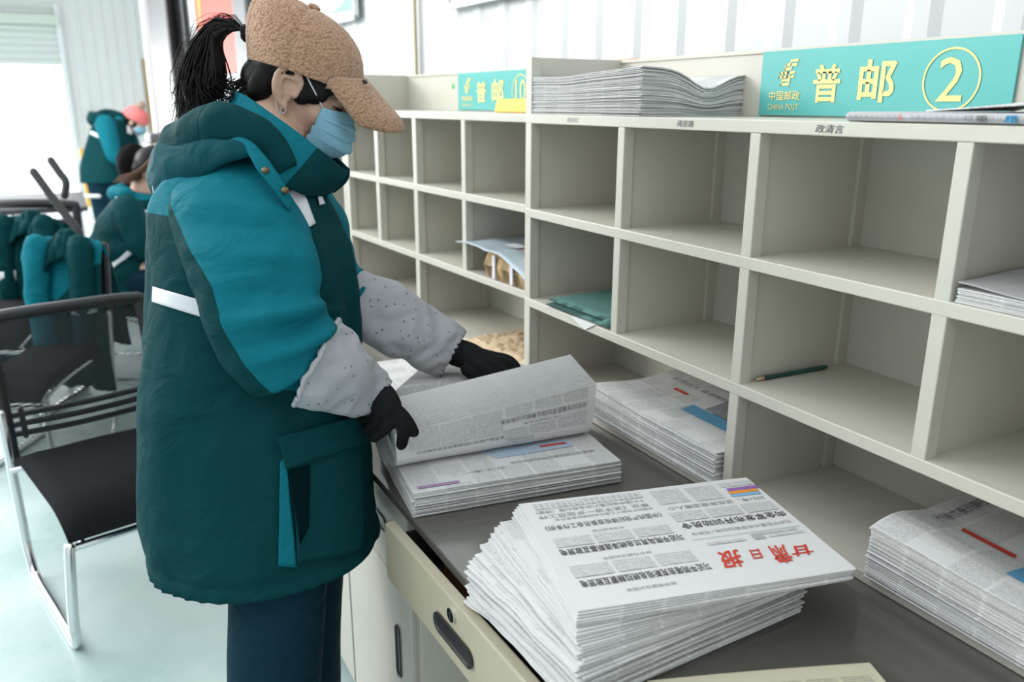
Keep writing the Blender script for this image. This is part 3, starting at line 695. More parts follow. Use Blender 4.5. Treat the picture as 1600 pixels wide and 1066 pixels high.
# ---- shelf stacks
def shelf_stack(n, x, y, z, L, W, th, lab, grp, shape, ang=0., jx=.003, mats=None):
    out = []
    for i in range(n):
        u = i/max(1, n-1); seed = rnd.random()*9
        def df(x_, y_, u=u, seed=seed): return (0, 0, shape(x_/L, y_/W, u)+.0005*noise.noise((x_*8, y_*8, seed)))
        out.append(newspaper((x+rnd.uniform(-jx, jx), y+rnd.uniform(-jx, jx)*.7, z+.0006+i*th), ang+rnd.uniform(-.006, .006), L, W, th*.92, lab, grp, df, .002, mats))
    return out
# bottom-left bay of the shelf numbered 2
def shF(a, c, u): return .010*u*math.exp(-((a-.0)/.28)**2)*math.exp(-(c/.5)**2)-.006*u*math.sin(math.pi*min(1, max(0, c)))+.022*u*max(0, c-.45)*(1-a*.3)
st = shelf_stack(27, -1.440, .990, ZF, .408, .262, .0027, 'folded newspaper in the stack in the bottom bay beside the held bundle', 'newspapers in the left bottom bay of the shelf numbered 2', shF)
TF = st[-1]; TF['label'] = 'topmost newspaper in the left bottom bay, with a blue picture and a small red strip'; del TF['group']
def on_top(o, L, W, th, shape):
    def fn(x, y): return (x, y, th*.92+shape(x/L, y/W, 1)+.0009)
    return fn
def gridprint(paper, L, W, th, shape, x0, y0, x1, y1, m, name, skew=0., n=8):
    V = []; F = []; fn = on_top(paper, L, W, th, shape)
    for j in range(n+1):
        for i in range(n+1): V.append(fn(L*(x0+(x1-x0)*i/n+skew*j/n), W*(y0+(y1-y0)*j/n)))
    for j in range(n):
        for i in range(n): a = j*(n+1)+i; F.append((a, a+1, a+n+2, a+n+1))
    return raw(name, V, F, m, paper)
SKYPIC = mat('blue_sky_picture_ink', (.12, .36, .58), .5); DARKPIC = mat('dark_picture_ink', (.05, .04, .045), .6); GREYPIC = mat('grey_picture_ink', (.30, .31, .33), .6, var=.4, vscale=30)
fF = lambda *a, **k: gridprint(TF, .408, .262, .0027, shF, *a, **k)
fF(.22, .58, .33, .62, REDINK, 'printed_strip'); fF(.47, .34, .98, .50, SKYPIC, 'printed_picture', skew=-.02); fF(.53, .51, .98, .84, GREYPIC, 'printed_picture'); fF(.60, .48, .74, .60, DARKPIC, 'printed_picture'); fF(.42, .88, .98, .895, GREENINK, 'rule_line')
fn = on_top(TF, .408, .262, .0027, shF)
V, Fc = T('红色沃土 奋进新时代', .10, .72, .60, .78); raw('headlines', [fn(.408*a, .262*c) for a, c in [(q[0], 1.5-q[1]) for q in V]], Fc, GREYINK, TF)
# bottom-right bay
def shG(a, c, u): return .006*u*math.exp(-((a)/.3)**2)+.014*u*math.exp(-((c-.18)/.2)**2)*math.exp(-(a/.5)**2)+.012*u*max(0, c-.5)
st = shelf_stack(29, -.700, .990, ZF, .40, .262, .0026, 'folded newspaper in the stack in the bottom bay at the right edge of the photo', 'newspapers in the right bottom bay of the shelf numbered 2', shG)
TG = st[-1]; TG['label'] = 'topmost newspaper in the right bottom bay, with a red strip and a blue picture'; del TG['group']
gG = lambda *a, **k: gridprint(TG, .40, .262, .0026, shG, *a, **k)
gG(.17, .41, .37, .46, REDINK, 'printed_strip', skew=-.01); gG(.42, .20, .98, .40, SKYPIC, 'printed_picture'); gG(.46, .41, .98, .60, DARKPIC, 'printed_picture'); gG(.10, .92, .98, .935, GREENINK, 'rule_line')
fn = on_top(TG, .40, .262, .0026, shG)
V, Fc = T('历史启示在这里 大美山丹今又在', .06, .20, .11, .9); V, Fc = fit_text('牢记嘱托奋力前行', 0, 0, 1, 1)
raw('headlines', [fn(.40*(.05+.05*(1-c)), .262*(.95-.55*a)) for a, c in V], [f[::-1] for f in Fc], mat('dark_grey_printing_ink', (.13, .13, .14), .7), TG)
# right-hand cell of the middle row
def shH(a, c, u): return 0.
st = shelf_stack(8, -.634, 1.004, S1, .37, .255, .0024, 'folded newspaper in the thin stack at the right edge, on the middle shelf', 'newspapers in the right middle cell', shH)
def shH2(a, c, u): return .006*math.exp(-(a/.16)**2)*(1-c)+.008*math.exp(-((c-.55)/.3)**2)*math.exp(-(a/.7)**2)+.004*math.sin(a*7)*c
o = shelf_stack(1, -.634, 1.004, S1+8*.0024, .37, .255, .0024, 'rumpled dull newspaper lifting at one corner, on top of the right-edge thin stack', None, shH2, mats=[mat('dull_grey_newsprint', (.42, .42, .43), .85, var=.25, vscale=22), EDGE])[0]
# on top of the shelf numbered 2: tall sagging stack
def shI(a, c, u):
    s = math.exp(-((c-.62)/.22)**2)*a
    return u*(-.034*s*a+.010*a*a*(1-c)-.004*math.exp(-((a-.33)/.2)**2))
st = shelf_stack(31, -1.752, 1.005, S0, .425, .262, .0027, 'folded newspaper in the sagging stack on top of the shelf, left of sign 2', 'newspapers stacked on top of the shelf numbered 2', shI, jx=.004)
st[-1]['label'] = 'topmost newspaper of the sagging stack on top of the shelf, left of sign 2'; del st[-1]['group']
# rolled paper and loose sheet before the sign numbered 2
e = tag(newspaper((-.838, 1.008, S0+.0006), 0, .42, .235, .0135, 'flat rolled newspaper with vertical headlines in front of the sign numbered 2', None, lambda x, y: (0, 0, 0), .001, mats=[mat('greyish_newsprint', (.50, .50, .52), .85), EDGE]), None)
fy = -.0118
def facep(items, m, nm): 
    V = []; F = []
    for V2, F2 in items: k = len(V); V += [(a, fy, c) for a, c in V2]; F += [tuple(q+k for q in f) for f in F2]
    raw(nm, V, F, m, e)
facep([fit_text(''.join(rnd.choice('本报讯记者全省工作会议召开经济发展') for _ in range(2)), .006+.009*i, .0035, .0125+.009*i, .0105) for i in range(28) if i not in (9, 10)], GREYINK, 'small_print')
facep([fit_text('要闻', .087, .003, .093, .0108)], REDINK, 'red_print'); facep([fit_text('重', .196, .0028, .212, .0108)], INK, 'headlines'); facep([fit_text('导读', .181, .003, .192, .0108)], GREYINK, 'subheadings'); facep([([(.232, .0028), (.246, .0028), (.248, .0112), (.234, .0112)], [(0, 1, 2, 3)])], BLUEINK, 'printed_strip')
V = []; F = []; uv = []
for i in range(13):
    a = i/12
    for j in range(7): c = j/6; V.append((-.735+.30*a, 1.03+.20*c, S0+.0150+.045*a*(.4+.6*c)+.010*math.sin(a*3)*c)); 
F = [(i*7+j, (i+1)*7+j, (i+1)*7+j+1, i*7+j+1) for i in range(12) for j in range(6)]
uv = [[((v//7)*.025, (v % 7)*.033) for v in f] for f in F]
o = raw('newspaper', V, F, [NEWS], None, None, uv, smooth=True, loc=(-.735, 1.03, S0+.015)); solid(o, .002, 1)
tag(o, 'open newspaper sheet tilted over the rolled one, at the upper right corner', 'newspaper')
# cream booklet at the lower edge of the photo
CRE = mat('cream_book_paper', (.72, .66, .50), .8)
V, F, mi, uv = paper_mesh(.30, .22, .004, lambda x, y: (0, 0, .003*math.sin(x*8)), 14, 10, .001)
o = raw('booklet', V, F, [CRE, mat('cream_paper_edge', (.6, .54, .42), .9)], None, mi, uv); o.location = (-.572, .845, WT+.0006); o.rotation_euler = (0, 0, math.radians(249))
tag(o, 'cream printed sheet lying on the worktop at the lower edge of the photo', 'booklet')
CT = textm('cream_small_print', (.72, .66, .50)); q_ = column_block(o, .30, .22, [(.05+.155*i, .08, .185+.155*i, .9) for i in range(6)], 0, 'text_columns', False, lambda x, y: (x, y, .0046+.003*math.sin(x*8))); q_.data.materials[0] = CT
# ================================================================== THE WOMAN AT THE WORKTOP
SKIN = mat('warm_skin', (.66, .42, .315), .5, var=.06, vscale=30, bump=.15, bscale=300)
HAIRM = mat('black_hair', (.004, .0035, .004), .45, spec=.2)
def fleece():
    m, n, l, b = nt('tan_sherpa_fleece'); b.inputs['Roughness'].default_value = .95; b.inputs['Specular IOR Level'].default_value = .1; b.inputs['Sheen Weight'].default_value = .35
    tc = n.new('ShaderNodeTexCoord'); nz = n.new('ShaderNodeTexNoise'); nz.inputs['Scale'].default_value = 90; nz.inputs['Detail'].default_value = 3
    l.new(tc.outputs['Object'], nz.inputs['Vector']); mp = n.new('ShaderNodeVectorMath'); mp.operation = 'MULTIPLY_ADD'; mp.inputs[1].default_value = (.005, .005, .005); l.new(nz.outputs['Color'], mp.inputs[0]); l.new(tc.outputs['Object'], mp.inputs[2])
    v = n.new('ShaderNodeTexVoronoi'); v.inputs['Scale'].default_value = 210; l.new(mp.outputs[0], v.inputs['Vector'])
    r = n.new('ShaderNodeValToRGB'); r.color_ramp.elements[0].color = (.56, .345, .225, 1); r.color_ramp.elements[1].color = (.36, .205, .128, 1); r.color_ramp.elements[0].position = .25; r.color_ramp.elements[1].position = .85
    l.new(v.outputs['Distance'], r.inputs[0]); l.new(r.outputs[0], b.inputs['Base Color'])
    bp = n.new('ShaderNodeBump'); bp.invert = True; bp.inputs['Strength'].default_value = .8; bp.inputs['Distance'].default_value = .004; l.new(v.outputs['Distance'], bp.inputs['Height']); l.new(bp.outputs[0], b.inputs['Normal']); return m
FLEECE = fleece()
def dotted():
    m, n, l, b = nt('grey_dotted_sleeve_cover'); b.inputs['Roughness'].default_value = .65
    tc = n.new('ShaderNodeTexCoord'); v = n.new('ShaderNodeTexVoronoi'); v.inputs['Scale'].default_value = 62; v.inputs['Randomness'].default_value = .55; l.new(tc.outputs['Object'], v.inputs['Vector'])
    g = n.new('ShaderNodeMath'); g.operation = 'LESS_THAN'; g.inputs[1].default_value = .15; l.new(v.outputs['Distance'], g.inputs[0])
    mx = n.new('ShaderNodeMix'); mx.data_type = 'RGBA'; mx.inputs[6].default_value = (.42, .43, .46, 1); mx.inputs[7].default_value = (.15, .155, .175, 1); l.new(g.outputs[0], mx.inputs[0]); l.new(mx.outputs[2], b.inputs['Base Color'])
    t = n.new('ShaderNodeTexNoise'); t.inputs['Scale'].default_value = 40; l.new(tc.outputs['Object'], t.inputs['Vector']); bp = n.new('ShaderNodeBump'); bp.inputs['Strength'].default_value = .35; bp.inputs['Distance'].default_value = .004; l.new(t.outputs['Fac'], bp.inputs['Height']); l.new(bp.outputs[0], b.inputs['Normal']); return m
COVER = dotted()
GLOVE = mat('black_knit_glove', (.010, .010, .011), .85, bump=.4, bscale=500, spec=.14)
TROUS = two_tone('dark_teal_work_trousers', 'none', (.007, .030, .048), (.007, .030, .048))
MASKM = mat('light_blue_surgical_mask', (.27, .55, .72), .7); WHITE = mat('white_elastic', (.78, .79, .80), .6)
TC = 1.56
base = pt(415, 880, TC); base.z = 0
W1 = empty('person', base, 0, 'woman in tan fleece cap, mask and green jacket, bending newspapers at the worktop', 'person')
# ---- head frame (face turned down towards the papers)
HC = pt(478, 115, 1.56); hp_ = math.radians(27)
HF = R_*math.cos(hp_)-Z_*math.sin(hp_); HU = R_*math.sin(hp_)+Z_*math.cos(hp_); HL = D_.copy()
def hd(f, s, u): return HC+HF*f+HL*s+HU*u
HAX = (HF, HL, HU)
def hell(c, r, nu=24, nv=16): return ellip(hd(*c), r, HAX, nu, nv)
pieces = [hell((-.012, 0, .018), (.093, .074, .094)), hell((.030, 0, -.045), (.062, .060, .080)), hell((.060, 0, -.100), (.034, .036, .026)), hell((.052, .034, -.045), (.036, .030, .038)), hell((.052, -.034, -.045), (.036, .030, .038)),
          hell((.070, 0, .004), (.026, .052, .016)), hell((.094, 0, -.035), (.018, .011, .032)), hell((.106, 0, -.055), (.013, .014, .011)), hell((.100, .011, -.060), (.010, .009, .008)), hell((.100, -.011, -.060), (.010, .009, .008)),
          hell((.074, .031, -.022), (.016, .018, .011)), hell((.074, -.031, -.022), (.016, .018, .011)), hell((.088, 0, -.082), (.012, .023, .007)), hell((.086, 0, -.090), (.012, .020, .007)), hell((.015, 0, -.075), (.055, .052, .04))]
for s in (-1, 1):   # ears: rim, inner fold, concha, lobe
    ec = lambda a, c, o: hd(-.004+a, s*(.070+o), -.030+c)
    rim = [ec(.020, -.006, .004), ec(.022, .014, .006), ec(.014, .028, .010), ec(-.002, .034, .014), ec(-.017, .027, .018), ec(-.022, .010, .020), ec(-.018, -.010, .018), ec(-.008, -.026, .012), ec(.006, -.036, .006)]
    pieces.append(tube(cr(rim, 26), [.0055]*18+[.006]*8, 8))
    pieces.append(tube(cr([ec(.010, .018, .008), ec(-.008, .016, .013), ec(-.012, -.002, .014), ec(-.004, -.018, .010)], 14), .004, 8))
    pieces.append(ellip(ec(0, -.001, .0005), (.019, .005, .030), HAX)); pieces.append(ellip(ec(.006, -.036, .004), (.009, .006, .010), HAX)); pieces.append(ellip(ec(.019, -.008, .005), (.006, .006, .008), HAX))
NK = pt(425, 215, 1.56)
pieces.append(tube(cr([hd(-.030, 0, -.03), hd(-.035, 0, -.09), NK, NK+Vector((0, 0, -.08))], 10), [.056, .056, .057, .058, .060, .063, .068, .074, .080, .085], 20))
# torso, hips, legs and arms under the clothes
SHR, SHL = pt(350, 315, 1.49), pt(425, 310, 1.66)
ELR, WRR = pt(438, 548, 1.405), pt(590, 622, 1.508)
ELL, WRL = pt(572, 482, 1.715), pt(708, 545, 1.785)
CH = pt(395, 400, TC); HIP = pt(410, 760, TC)
V, F = loft([(330, 260, 470, 280, TC, .10), (290, 320, 490, 330, TC, .16), (285, 450, 505, 470, TC, .15), (290, 600, 520, 610, TC, .14), (285, 740, 540, 740, TC, .16), (300, 850, 520, 850, TC, .15)], 24, 28); pieces.append((V, F))
pieces.append(tube(cr([SHR, SHR.lerp(ELR, .5), ELR], 8), [.040, .040, .040, .038, .037, .036, .036, .036], 14)); pieces.append(tube(cr([ELR, WRR], 6), [.041, .040, .036, .032, .028, .025], 14))
pieces.append(tube(cr([SHL, SHL.lerp(ELL, .5), ELL], 8), [.040, .040, .040, .038, .037, .036, .036, .036], 14)); pieces.append(tube(cr([ELL, WRL], 6), [.041, .040, .036, .032, .028, .025], 14))
def leg_axis(side):
    a = pt(456, 830, TC)+D_*(.085*side); k = pt(450, 1010, TC)+D_*(.09*side); an = Vector((k.x, k.y, .09))-R_*.02+D_*.01*side
    return a, k, an
for s in (-1, 1):
    a, k, an = leg_axis(s); pieces.append(tube(cr([a, a.lerp(k, .5), k, k.lerp(an, .5), an], 14), [.085, .082, .078, .073, .068, .062, .056, .053, .052, .052, .047, .041, .036, .033], 16))
# hands: palm and five fingers each (the fingertips show through the cut glove tips)
def hand(wrist, palm_c, fingers, thumb, grow=0., tipcut=0.):
    out = []
    kn = sum((Vector(f[0]) for f in fingers), Vector())/len(fingers)
    for f in fingers: out.append(tube(cr([Vector(wrist).lerp(Vector(f[0]), .25), Vector(f[0])], 6), [.015+grow, .0145+grow, .0135+grow, .0125+grow, .0115+grow, .0105+grow], 12))
    out.append(tube(cr([wrist, palm_c, kn], 8), [.025+grow, .026+grow, .026+grow, .025+grow, .023+grow, .020+grow, .016+grow, .012+grow], 14))
    for f in list(fingers)+[thumb]:
        P = cr(f, 12); k = 12-int(tipcut*12); r = np.linspace(.0098, .0074, 12)+grow
        out.append(tube(P[:k], list(r[:k]), 12))
    return out
RH_K = dict(w=pt(592, 620, 1.500), p=pt(606, 642, 1.470))
def rp(u, v, t): return pt(u, v, t)
RF = [[rp(625, 655, 1.460), rp(630, 672, 1.452), rp(629, 688, 1.458), rp(627, 696, 1.467)],      # index
      [rp(612, 658, 1.460), rp(603, 668, 1.452), rp(592, 678, 1.457), rp(584, 684, 1.465)],      # middle
      [rp(602, 652, 1.470), rp(590, 662, 1.468), rp(580, 668, 1.478), rp(574, 672, 1.485)],      # ring
      [rp(594, 645, 1.482), rp(580, 652, 1.485), rp(570, 655, 1.495), rp(563, 656, 1.503)]]      # little
RTH = [rp(614, 638, 1.465), rp(626, 646, 1.460), rp(638, 660, 1.457), rp(647, 676, 1.462)]
LF = [[rp(773, 566, 1.755), rp(795, 570, 1.750), rp(806, 584, 1.745), rp(804, 597, 1.742)],
      [rp(769, 559, 1.775), rp(793, 564, 1.775), rp(806, 577, 1.772), rp(805, 593, 1.768)],
      [rp(762, 570, 1.738), rp(782, 579, 1.732), rp(793, 591, 1.728), rp(791, 603, 1.726)],
      [rp(753, 577, 1.725), rp(769, 588, 1.718), rp(778, 597, 1.715), rp(775, 606, 1.715)]]
LTH = [rp(729, 577, 1.735), rp(745, 588, 1.722), rp(758, 597, 1.715), rp(769, 605, 1.712)]
LH_W, LH_P = pt(712, 550, 1.785), pt(738, 558, 1.775)
pieces += hand(RH_K['w'], RH_K['p'], RF, RTH); pieces += hand(LH_W, LH_P, LF, LTH)
body = union('body', pieces, .0036, SKIN, W1, 3, .5)
# gloves
def glove(w, p, f, th, w2, g=.0028):
    pc = hand(w, p, f, th, g, .06); pc.append(tube(cr([w2, w, p], 8), [.034, .033, .032, .031, .031, .031, .030, .028], 16)); return pc
union('glove', glove(RH_K['w'], RH_K['p'], RF, RTH, pt(578, 612, 1.505)), .0026, GLOVE, W1, 4, .5)
union('glove', glove(LH_W, LH_P, LF, LTH, pt(698, 541, 1.785), .005), .0026, GLOVE, W1, 4, .5)
# eyes, lids, brows
for s in (-1, 1):
    raw('eyeball', *ellip(hd(.0775, s*.031, -.0215), (.0125, .0125, .0115), HAX), mat('eye_white', (.75, .73, .70), .2), W1, smooth=True, world=True)
    raw('eyelash', *tube(cr([hd(.078, s*.048, -.026), hd(.089, s*.040, -.028), hd(.0925, s*.030, -.029), hd(.090, s*.020, -.027)], 10), [.0006, .0011, .0013, .0014, .0014, .0014, .0013, .0011, .0009, .0006], 6), HAIRM, W1, smooth=True, world=True)
    raw('eyebrow', *tube(cr([hd(.070, s*.056, .000), hd(.086, s*.044, .006), hd(.094, s*.030, .008), hd(.096, s*.016, .004)], 12), [.001, .0018, .0024, .0028, .003, .003, .003, .003, .003, .0028, .0022, .0014], 6), HAIRM, W1, smooth=True, world=True)
# earring on the near lobe
raw('earring', *tube([hd(.006+.005*math.cos(a), -.0795, -.072+.006*math.sin(a)) for a in np.linspace(0, 2*math.pi, 20)], .0009, 6), CHROME, W1, smooth=True, world=True)
# ---- hair: close cap of hair under the hat with sideburns, and the ponytail
hp = []
hp.append(hell((-.022, 0, .012), (.090, .079, .092), 30, 20))
hp.append(hell((-.066, 0, -.045), (.044, .062, .045)))
for s in (-1, 1):
    hp.append(ellip(hd(.036, s*.066, -.012), (.034, .013, .030), HAX)); hp.append(ellip(hd(.024, s*.068, -.030), (.020, .009, .022), HAX)); hp.append(ellip(hd(.060, s*.058, .004), (.022, .012, .018), HAX)); hp.append(ellip(hd(-.055, s*.052, -.050), (.026, .022, .040), HAX))
hair = union('hair', hp, .004, HAIRM, W1, 4, .5)
PB = pt(388, 52, 1.55)
strands = MB(); R3 = random.Random(3)
for i in range(720):
    a, b_ = R3.gauss(0, .5), R3.gauss(0, .5); a = max(-1, min(1, a)); b_ = max(-1, min(1, b_)); q = (a+1)/2
    ln = R3.choice((1, 1, .9, .8, .7, .62)); off = D_*(.040*b_)
    eu = 283+88*q+R3.uniform(-10, 10); ev = (205-55*q)*ln+ (1-ln)*60
    P = [PB+D_*(.006*b_)+Z_*(.008*a), pt(362-5*a, 37+12*q, 1.55)+off*.4, pt(333-3*a+10*q, 36+32*q+R3.uniform(-6, 6), 1.55)+off*.7, pt(306+42*q+R3.uniform(-5, 5), 78+32*q, 1.55)+off, pt(290+58*q+R3.uniform(-7, 7), 135+8*q*0+R3.uniform(-8, 8), 1.55)+off*1.1, pt(eu, max(ev, 120), 1.55)+off*1.2]
    strands.tube(cr(P, 12), list(np.linspace(.0024, .0020, 8))+[.0017, .0013, .0008, .0003], 4, False)
for i in range(60):   # stray hairs
    a = R3.uniform(-1, 1)
    P = [PB, pt(350+R3.uniform(-8, 8), 28+R3.uniform(-8, 10), 1.55), pt(310+R3.uniform(-20, 20), 50+R3.uniform(-10, 40), 1.55+.03*a), pt(282+R3.uniform(-18, 30), 130+R3.uniform(-30, 30), 1.55+.05*a), pt(272+R3.uniform(-12, 70), 175+R3.uniform(-25, 35), 1.55+.06*a)]
    strands.tube(cr(P, 12), .0005, 3, False)
for i in range(70):   # loose hair from nape over the collar
    q = R3.random(); P = [hd(-.085, -.03+.06*q, -.03), pt(392+R3.uniform(-8, 8), 118, 1.53), pt(380+R3.uniform(-25, 15), 140+R3.uniform(-8, 15), 1.51+.04*q), pt(372+R3.uniform(-30, 25), 160+R3.uniform(-10, 20), 1.50+.05*q)]
    strands.tube(cr(P, 8), [.0012, .0013, .0012, .0011, .0009, .0007, .0005, .0003], 3, False)
pt_ = raw('ponytail', strands.V, strands.F, HAIRM, hair, smooth=True, world=True)
tr = []
for k in range(3): tr.append(tube([PB+(Vector((0, 0, 1))*math.cos(a)+D_*math.sin(a))*(.010+.0015*math.sin(5*a+k))+R_*(.007*(k-1)) for a in np.linspace(0, 2*math.pi, 28)], .0058, 8))
m = MB(); [m.add(*q) for q in tr]; raw('scrunchie', m.V, m.F, mat('black_scrunchie', (.008, .008, .009), .9), hair, smooth=True, world=True)
# ---- cap
def capdome(nu=120, nv=56):
    V = []; F = []
    for j in range(nv+1):
        e = (j/nv)*math.pi/2
        for i in range(nu):
            a = 2*math.pi*i/nu; ca, sa = math.cos(a), math.sin(a)
            rx = .118 if ca > 0 else .092
            ru = math.cos(e)**(.52+.22*ca)
            zb = .005-.034*(1-ca)/2+.010*abs(sa)
            f = -.012+rx*ca*ru-.020*math.sin(e); s_ = .096*sa*ru; u = zb*(1-math.sin(e))+.114*math.sin(e)**1.02
            if ca < 0: f -= .029*math.sin(2*e)*(-ca)
            if ca > .2: f += .010*math.sin(2*e)*ca
            # seams of the six panels
            d = min(abs(((a-math.pi/6*k_)+math.pi) % (2*math.pi)-math.pi) for k_ in (1, 3, 5, 7, 9, 11)); g = -.0042*math.exp(-(d*ru*.1/.0035)**2)
            V.append((f, s_, u, g))
    for j in range(nv):
        for i in range(nu): F.append((j*nu+i, j*nu+(i+1) % nu, (j+1)*nu+(i+1) % nu, (j+1)*nu+i))
    W = [hd(v[0], v[1], v[2]) for v in V]
    out = displaced(W, F, lambda i, v: V[i][3]+.0009*noise.noise(v*110)+.0012*noise.noise(v*240))
    return out, F
V, F = capdome(); cap = raw('cap', V, F, FLEECE, W1, smooth=True, world=True); solid(cap, .007, -1)
def brim(up):
    V = []; F = []; nr, ns = 16, 40
    for j in range(nr+1):
        q = j/nr
        for i in range(ns+1):
            a = -1+2*i/ns; s_ = .080*a*(1-.10*q*q)
            f0 = .106-.046*a*a; L = .106*(1-.30*abs(a)**4); f = f0+L*q
            u = .032-.40*L*q-.022*a*a-.010*a*a*q
            ed = min(1, q/.0001) and max(0, 1-(1-q)/.20, 1-(1-abs(a))/.20)
            h = (.0128*math.sqrt(max(0, 1-ed*ed*.90))) if up else -.0115*math.sqrt(max(0, 1-ed*ed*.90))
            V.append(hd(f, s_, u+h))
    for j in range(nr):
        for i in range(ns): q = j*(ns+1)+i; f = (q, q+1, q+ns+2, q+ns+1); F.append(f if not up else f[::-1])
    return V, F, nr, ns
Vt, Ft, nr, ns = brim(True); Vb, Fb, _, _ = brim(False); k = len(Vt); Vt = displaced(Vt, Ft, lambda i, v: .0007*noise.noise(v*130))
F = Ft+[tuple(i+k for i in f) for f in Fb]; mi = [0]*len(Ft)+[1 if (j_ < nr*.82 and ns*.09 < i_ < ns*.91) else 0 for j_ in range(nr) for i_ in range(ns)]; ring = [nr*(ns+1)+i for i in range(ns+1)]
edge = [i for i in range(ns+1)]
for A_, B_ in list(zip(ring[:-1], ring[1:]))+[(j*(ns+1), (j+1)*(ns+1)) for j in range(nr)]+[((j+1)*(ns+1)+ns, j*(ns+1)+ns) for j in range(nr)]+[(i+1, i) for i in range(ns)]: F.append((A_, B_, B_+k, A_+k)); mi.append(0)
bo = raw('brim', Vt+Vb, F, [FLEECE, mat('olive_grey_brim_lining', (.12, .115, .085), .8)], cap, mi, smooth=True, world=True); fixn(bo)
raw('cap_button', *ellip(hd(-.032, 0, .116), (.012, .012, .006), HAX), FLEECE, cap, smooth=True, world=True)
for c in ((.112, -.040, .040), (.117, -.036, .020)): raw('metal_eyelet', *tube([hd(c[0], c[1], c[2]), hd(c[0]+.003, c[1]-.002, c[2])], .004, 10), BLK, cap, smooth=True, world=True)
# ---- face mask
def mask():
    V = []; F = []; nu, nv = 40, 70
    for j in range(nv+1):
        q = j/nv                     # 0 top .. 1 chin
        u = -.028-.100*q; fr = .101+.030*min(1, q/.62)-.034*max(0, (q-.66)/.34)**1.4
        hw = .0635-.012*q; back = .066-.012*q
        for i in range(nu+1):
            a = -1+2*i/nu; s_ = hw*math.sin(a*math.pi/2)**1*1.02; f = back+(fr-back)*(math.cos(a*math.pi/2)**.62)+ (.010*math.exp(-(a/.22)**2) if q < .45 else .003*math.exp(-(a/.3)**2))
            pl = .0042*((q*4.4+.22*a*a-.2) % 1)*(1 if .20 < q < .88 else 0)
            V.append(hd(f+pl, s_, u-.012*a*a*(.5-q)*1.2+.0))
    for j in range(nv):
        for i in range(nu): q = j*(nu+1)+i; F.append((q, q+nu+1, q+nu+2, q+1))
    return V, F
V, F = mask(); mk = raw('face_mask', V, F, MASKM, W1, smooth=True, world=True); solid(mk, .0012, 1)
for s in (-1, 1):
    raw('ear_loop', *tube(cr([hd(.066, s*.0645, -.036), hd(.052, s*.0745, -.022), hd(.036, s*.0825, -.008), hd(.018, s*.085, .006), hd(-.004, s*.086, .012), hd(-.027, s*.082, -.010)], 20), .0014, 6), WHITE, mk, smooth=True, world=True)
    raw('ear_loop', *tube(cr([hd(.054, s*.056, -.112), hd(.020, s*.066, -.095), hd(-.006, s*.076, -.074), hd(-.022, s*.078, -.045)], 16), .0014, 6), WHITE, mk, smooth=True, world=True)
# ---- jacket body
TS = [(244, 858, 594, 840, TC, .195), (236, 806, 583, 785, TC, .20), (232, 740, 577, 735, TC, .20), (232, 660, 571, 680, TC, .195), (234, 580, 566, 610, TC, .19), (238, 500, 560, 535, TC, .188), (243, 420, 554, 460, TC, .19),
      (247, 365, 542, 398, TC, .192), (252, 318, 522, 345, TC, .185), (268, 280, 508, 312, TC, .165), (300, 248, 500, 288, TC, .135), (340, 222, 490, 268, TC, .105)]
NR, SG = 150, 128
V, F = loft(TS, NR, SG, 2.15, cap=False)
def fold(i, v):
    k = i % SG; th = 2*math.pi*k/SG; row = i//SG; h = row/NR
    c = v
    d = .007*noise.noise(Vector((th*1.5+4, h*2.2, 1.3)))+.009*noise.noise(Vector((c.x*7, c.y*7, c.z*2.4+3)))+.005*noise.noise(Vector((c.x*13, c.y*13, c.z*7)))+.0022*noise.noise(c*24)
    # soft vertical drape lines at the front
    fr = max(0, math.cos(th)); d += .004*fr*math.sin(th*16+h*4)*(.35 < h < .85)
    # puckered hem drawcord
    d += .003*math.exp(-(h/.02)**2)*math.sin(th*44)*(math.cos(th) < .7)-.004*math.exp(-((h-.035)/.012)**2)
    return d
V = displaced(V, F, fold)
torso = raw('jacket', V, F, JACKET, W1, smooth=True, world=True)
zb_ = pt(250, 327, TC).z
tone = []
for i, v in enumerate(V):
    th = 2*math.pi*(i % SG)/SG; fr = math.cos(th)
    zc = zb_+.008*math.sin(th*2)+(.055*max(0, fr-.1) if fr > .1 else 0)
    tone.append(min(v.z-zc, .35-fr if fr > .0 else 9) if fr > .55 else v.z-zc)
setattr_(torso, 'tone', tone); solid(torso, .006, -1)
TBVH = BVHTree.FromPolygons(V, F)
CAMP = Vector((0, 0, CZ))
def hit(bvh, u, v, off):
    d = Vector(ray(u, v)).normalized(); r = bvh.ray_cast(CAMP, d)
    if r[0] is None: r = bvh.find_nearest(CAMP+d*1.5)
    nrm = r[1] if r[1].dot(d) < 0 else -r[1]
    return r[0]+nrm*off
def patch(name, bvh, quad, m, parent, nu=16, nv=8, off=.0025, th=.0015):
    a, b_, c, d = [Vector((*q, 0)) for q in quad]; V = []; F = []
    for j in range(nv+1):
        for i in range(nu+1):
            p = a.lerp(b_, i/nu).lerp(d.lerp(c, i/nu), j/nv); V.append(hit(bvh, p.x, p.y, off))
    for j in range(nv):
        for i in range(nu): q = j*(nu+1)+i; F.append((q, q+nu+1, q+nu+2, q+1))
    o = raw(name, V, F, m, parent, smooth=True, world=True); solid(o, th, 0); return o
patch('reflective_stripe', TBVH, [(241, 448), (332, 474), (330, 500), (240, 472)], REFL, torso, 20, 5)
patch('reflective_patch', TBVH, [(444, 302), (470, 292), (491, 350), (464, 368)], REFL, torso, 6, 10, .004)
patch('reflective_patch', TBVH, [(492, 300), (500, 306), (506, 320), (497, 322)], REFL, torso, 6, 6, .004)
pf = patch('pocket_bag', TBVH, [(458, 712), (560, 690), (566, 860), (462, 880)], DARKM, torso, 20, 24, .007, .003)
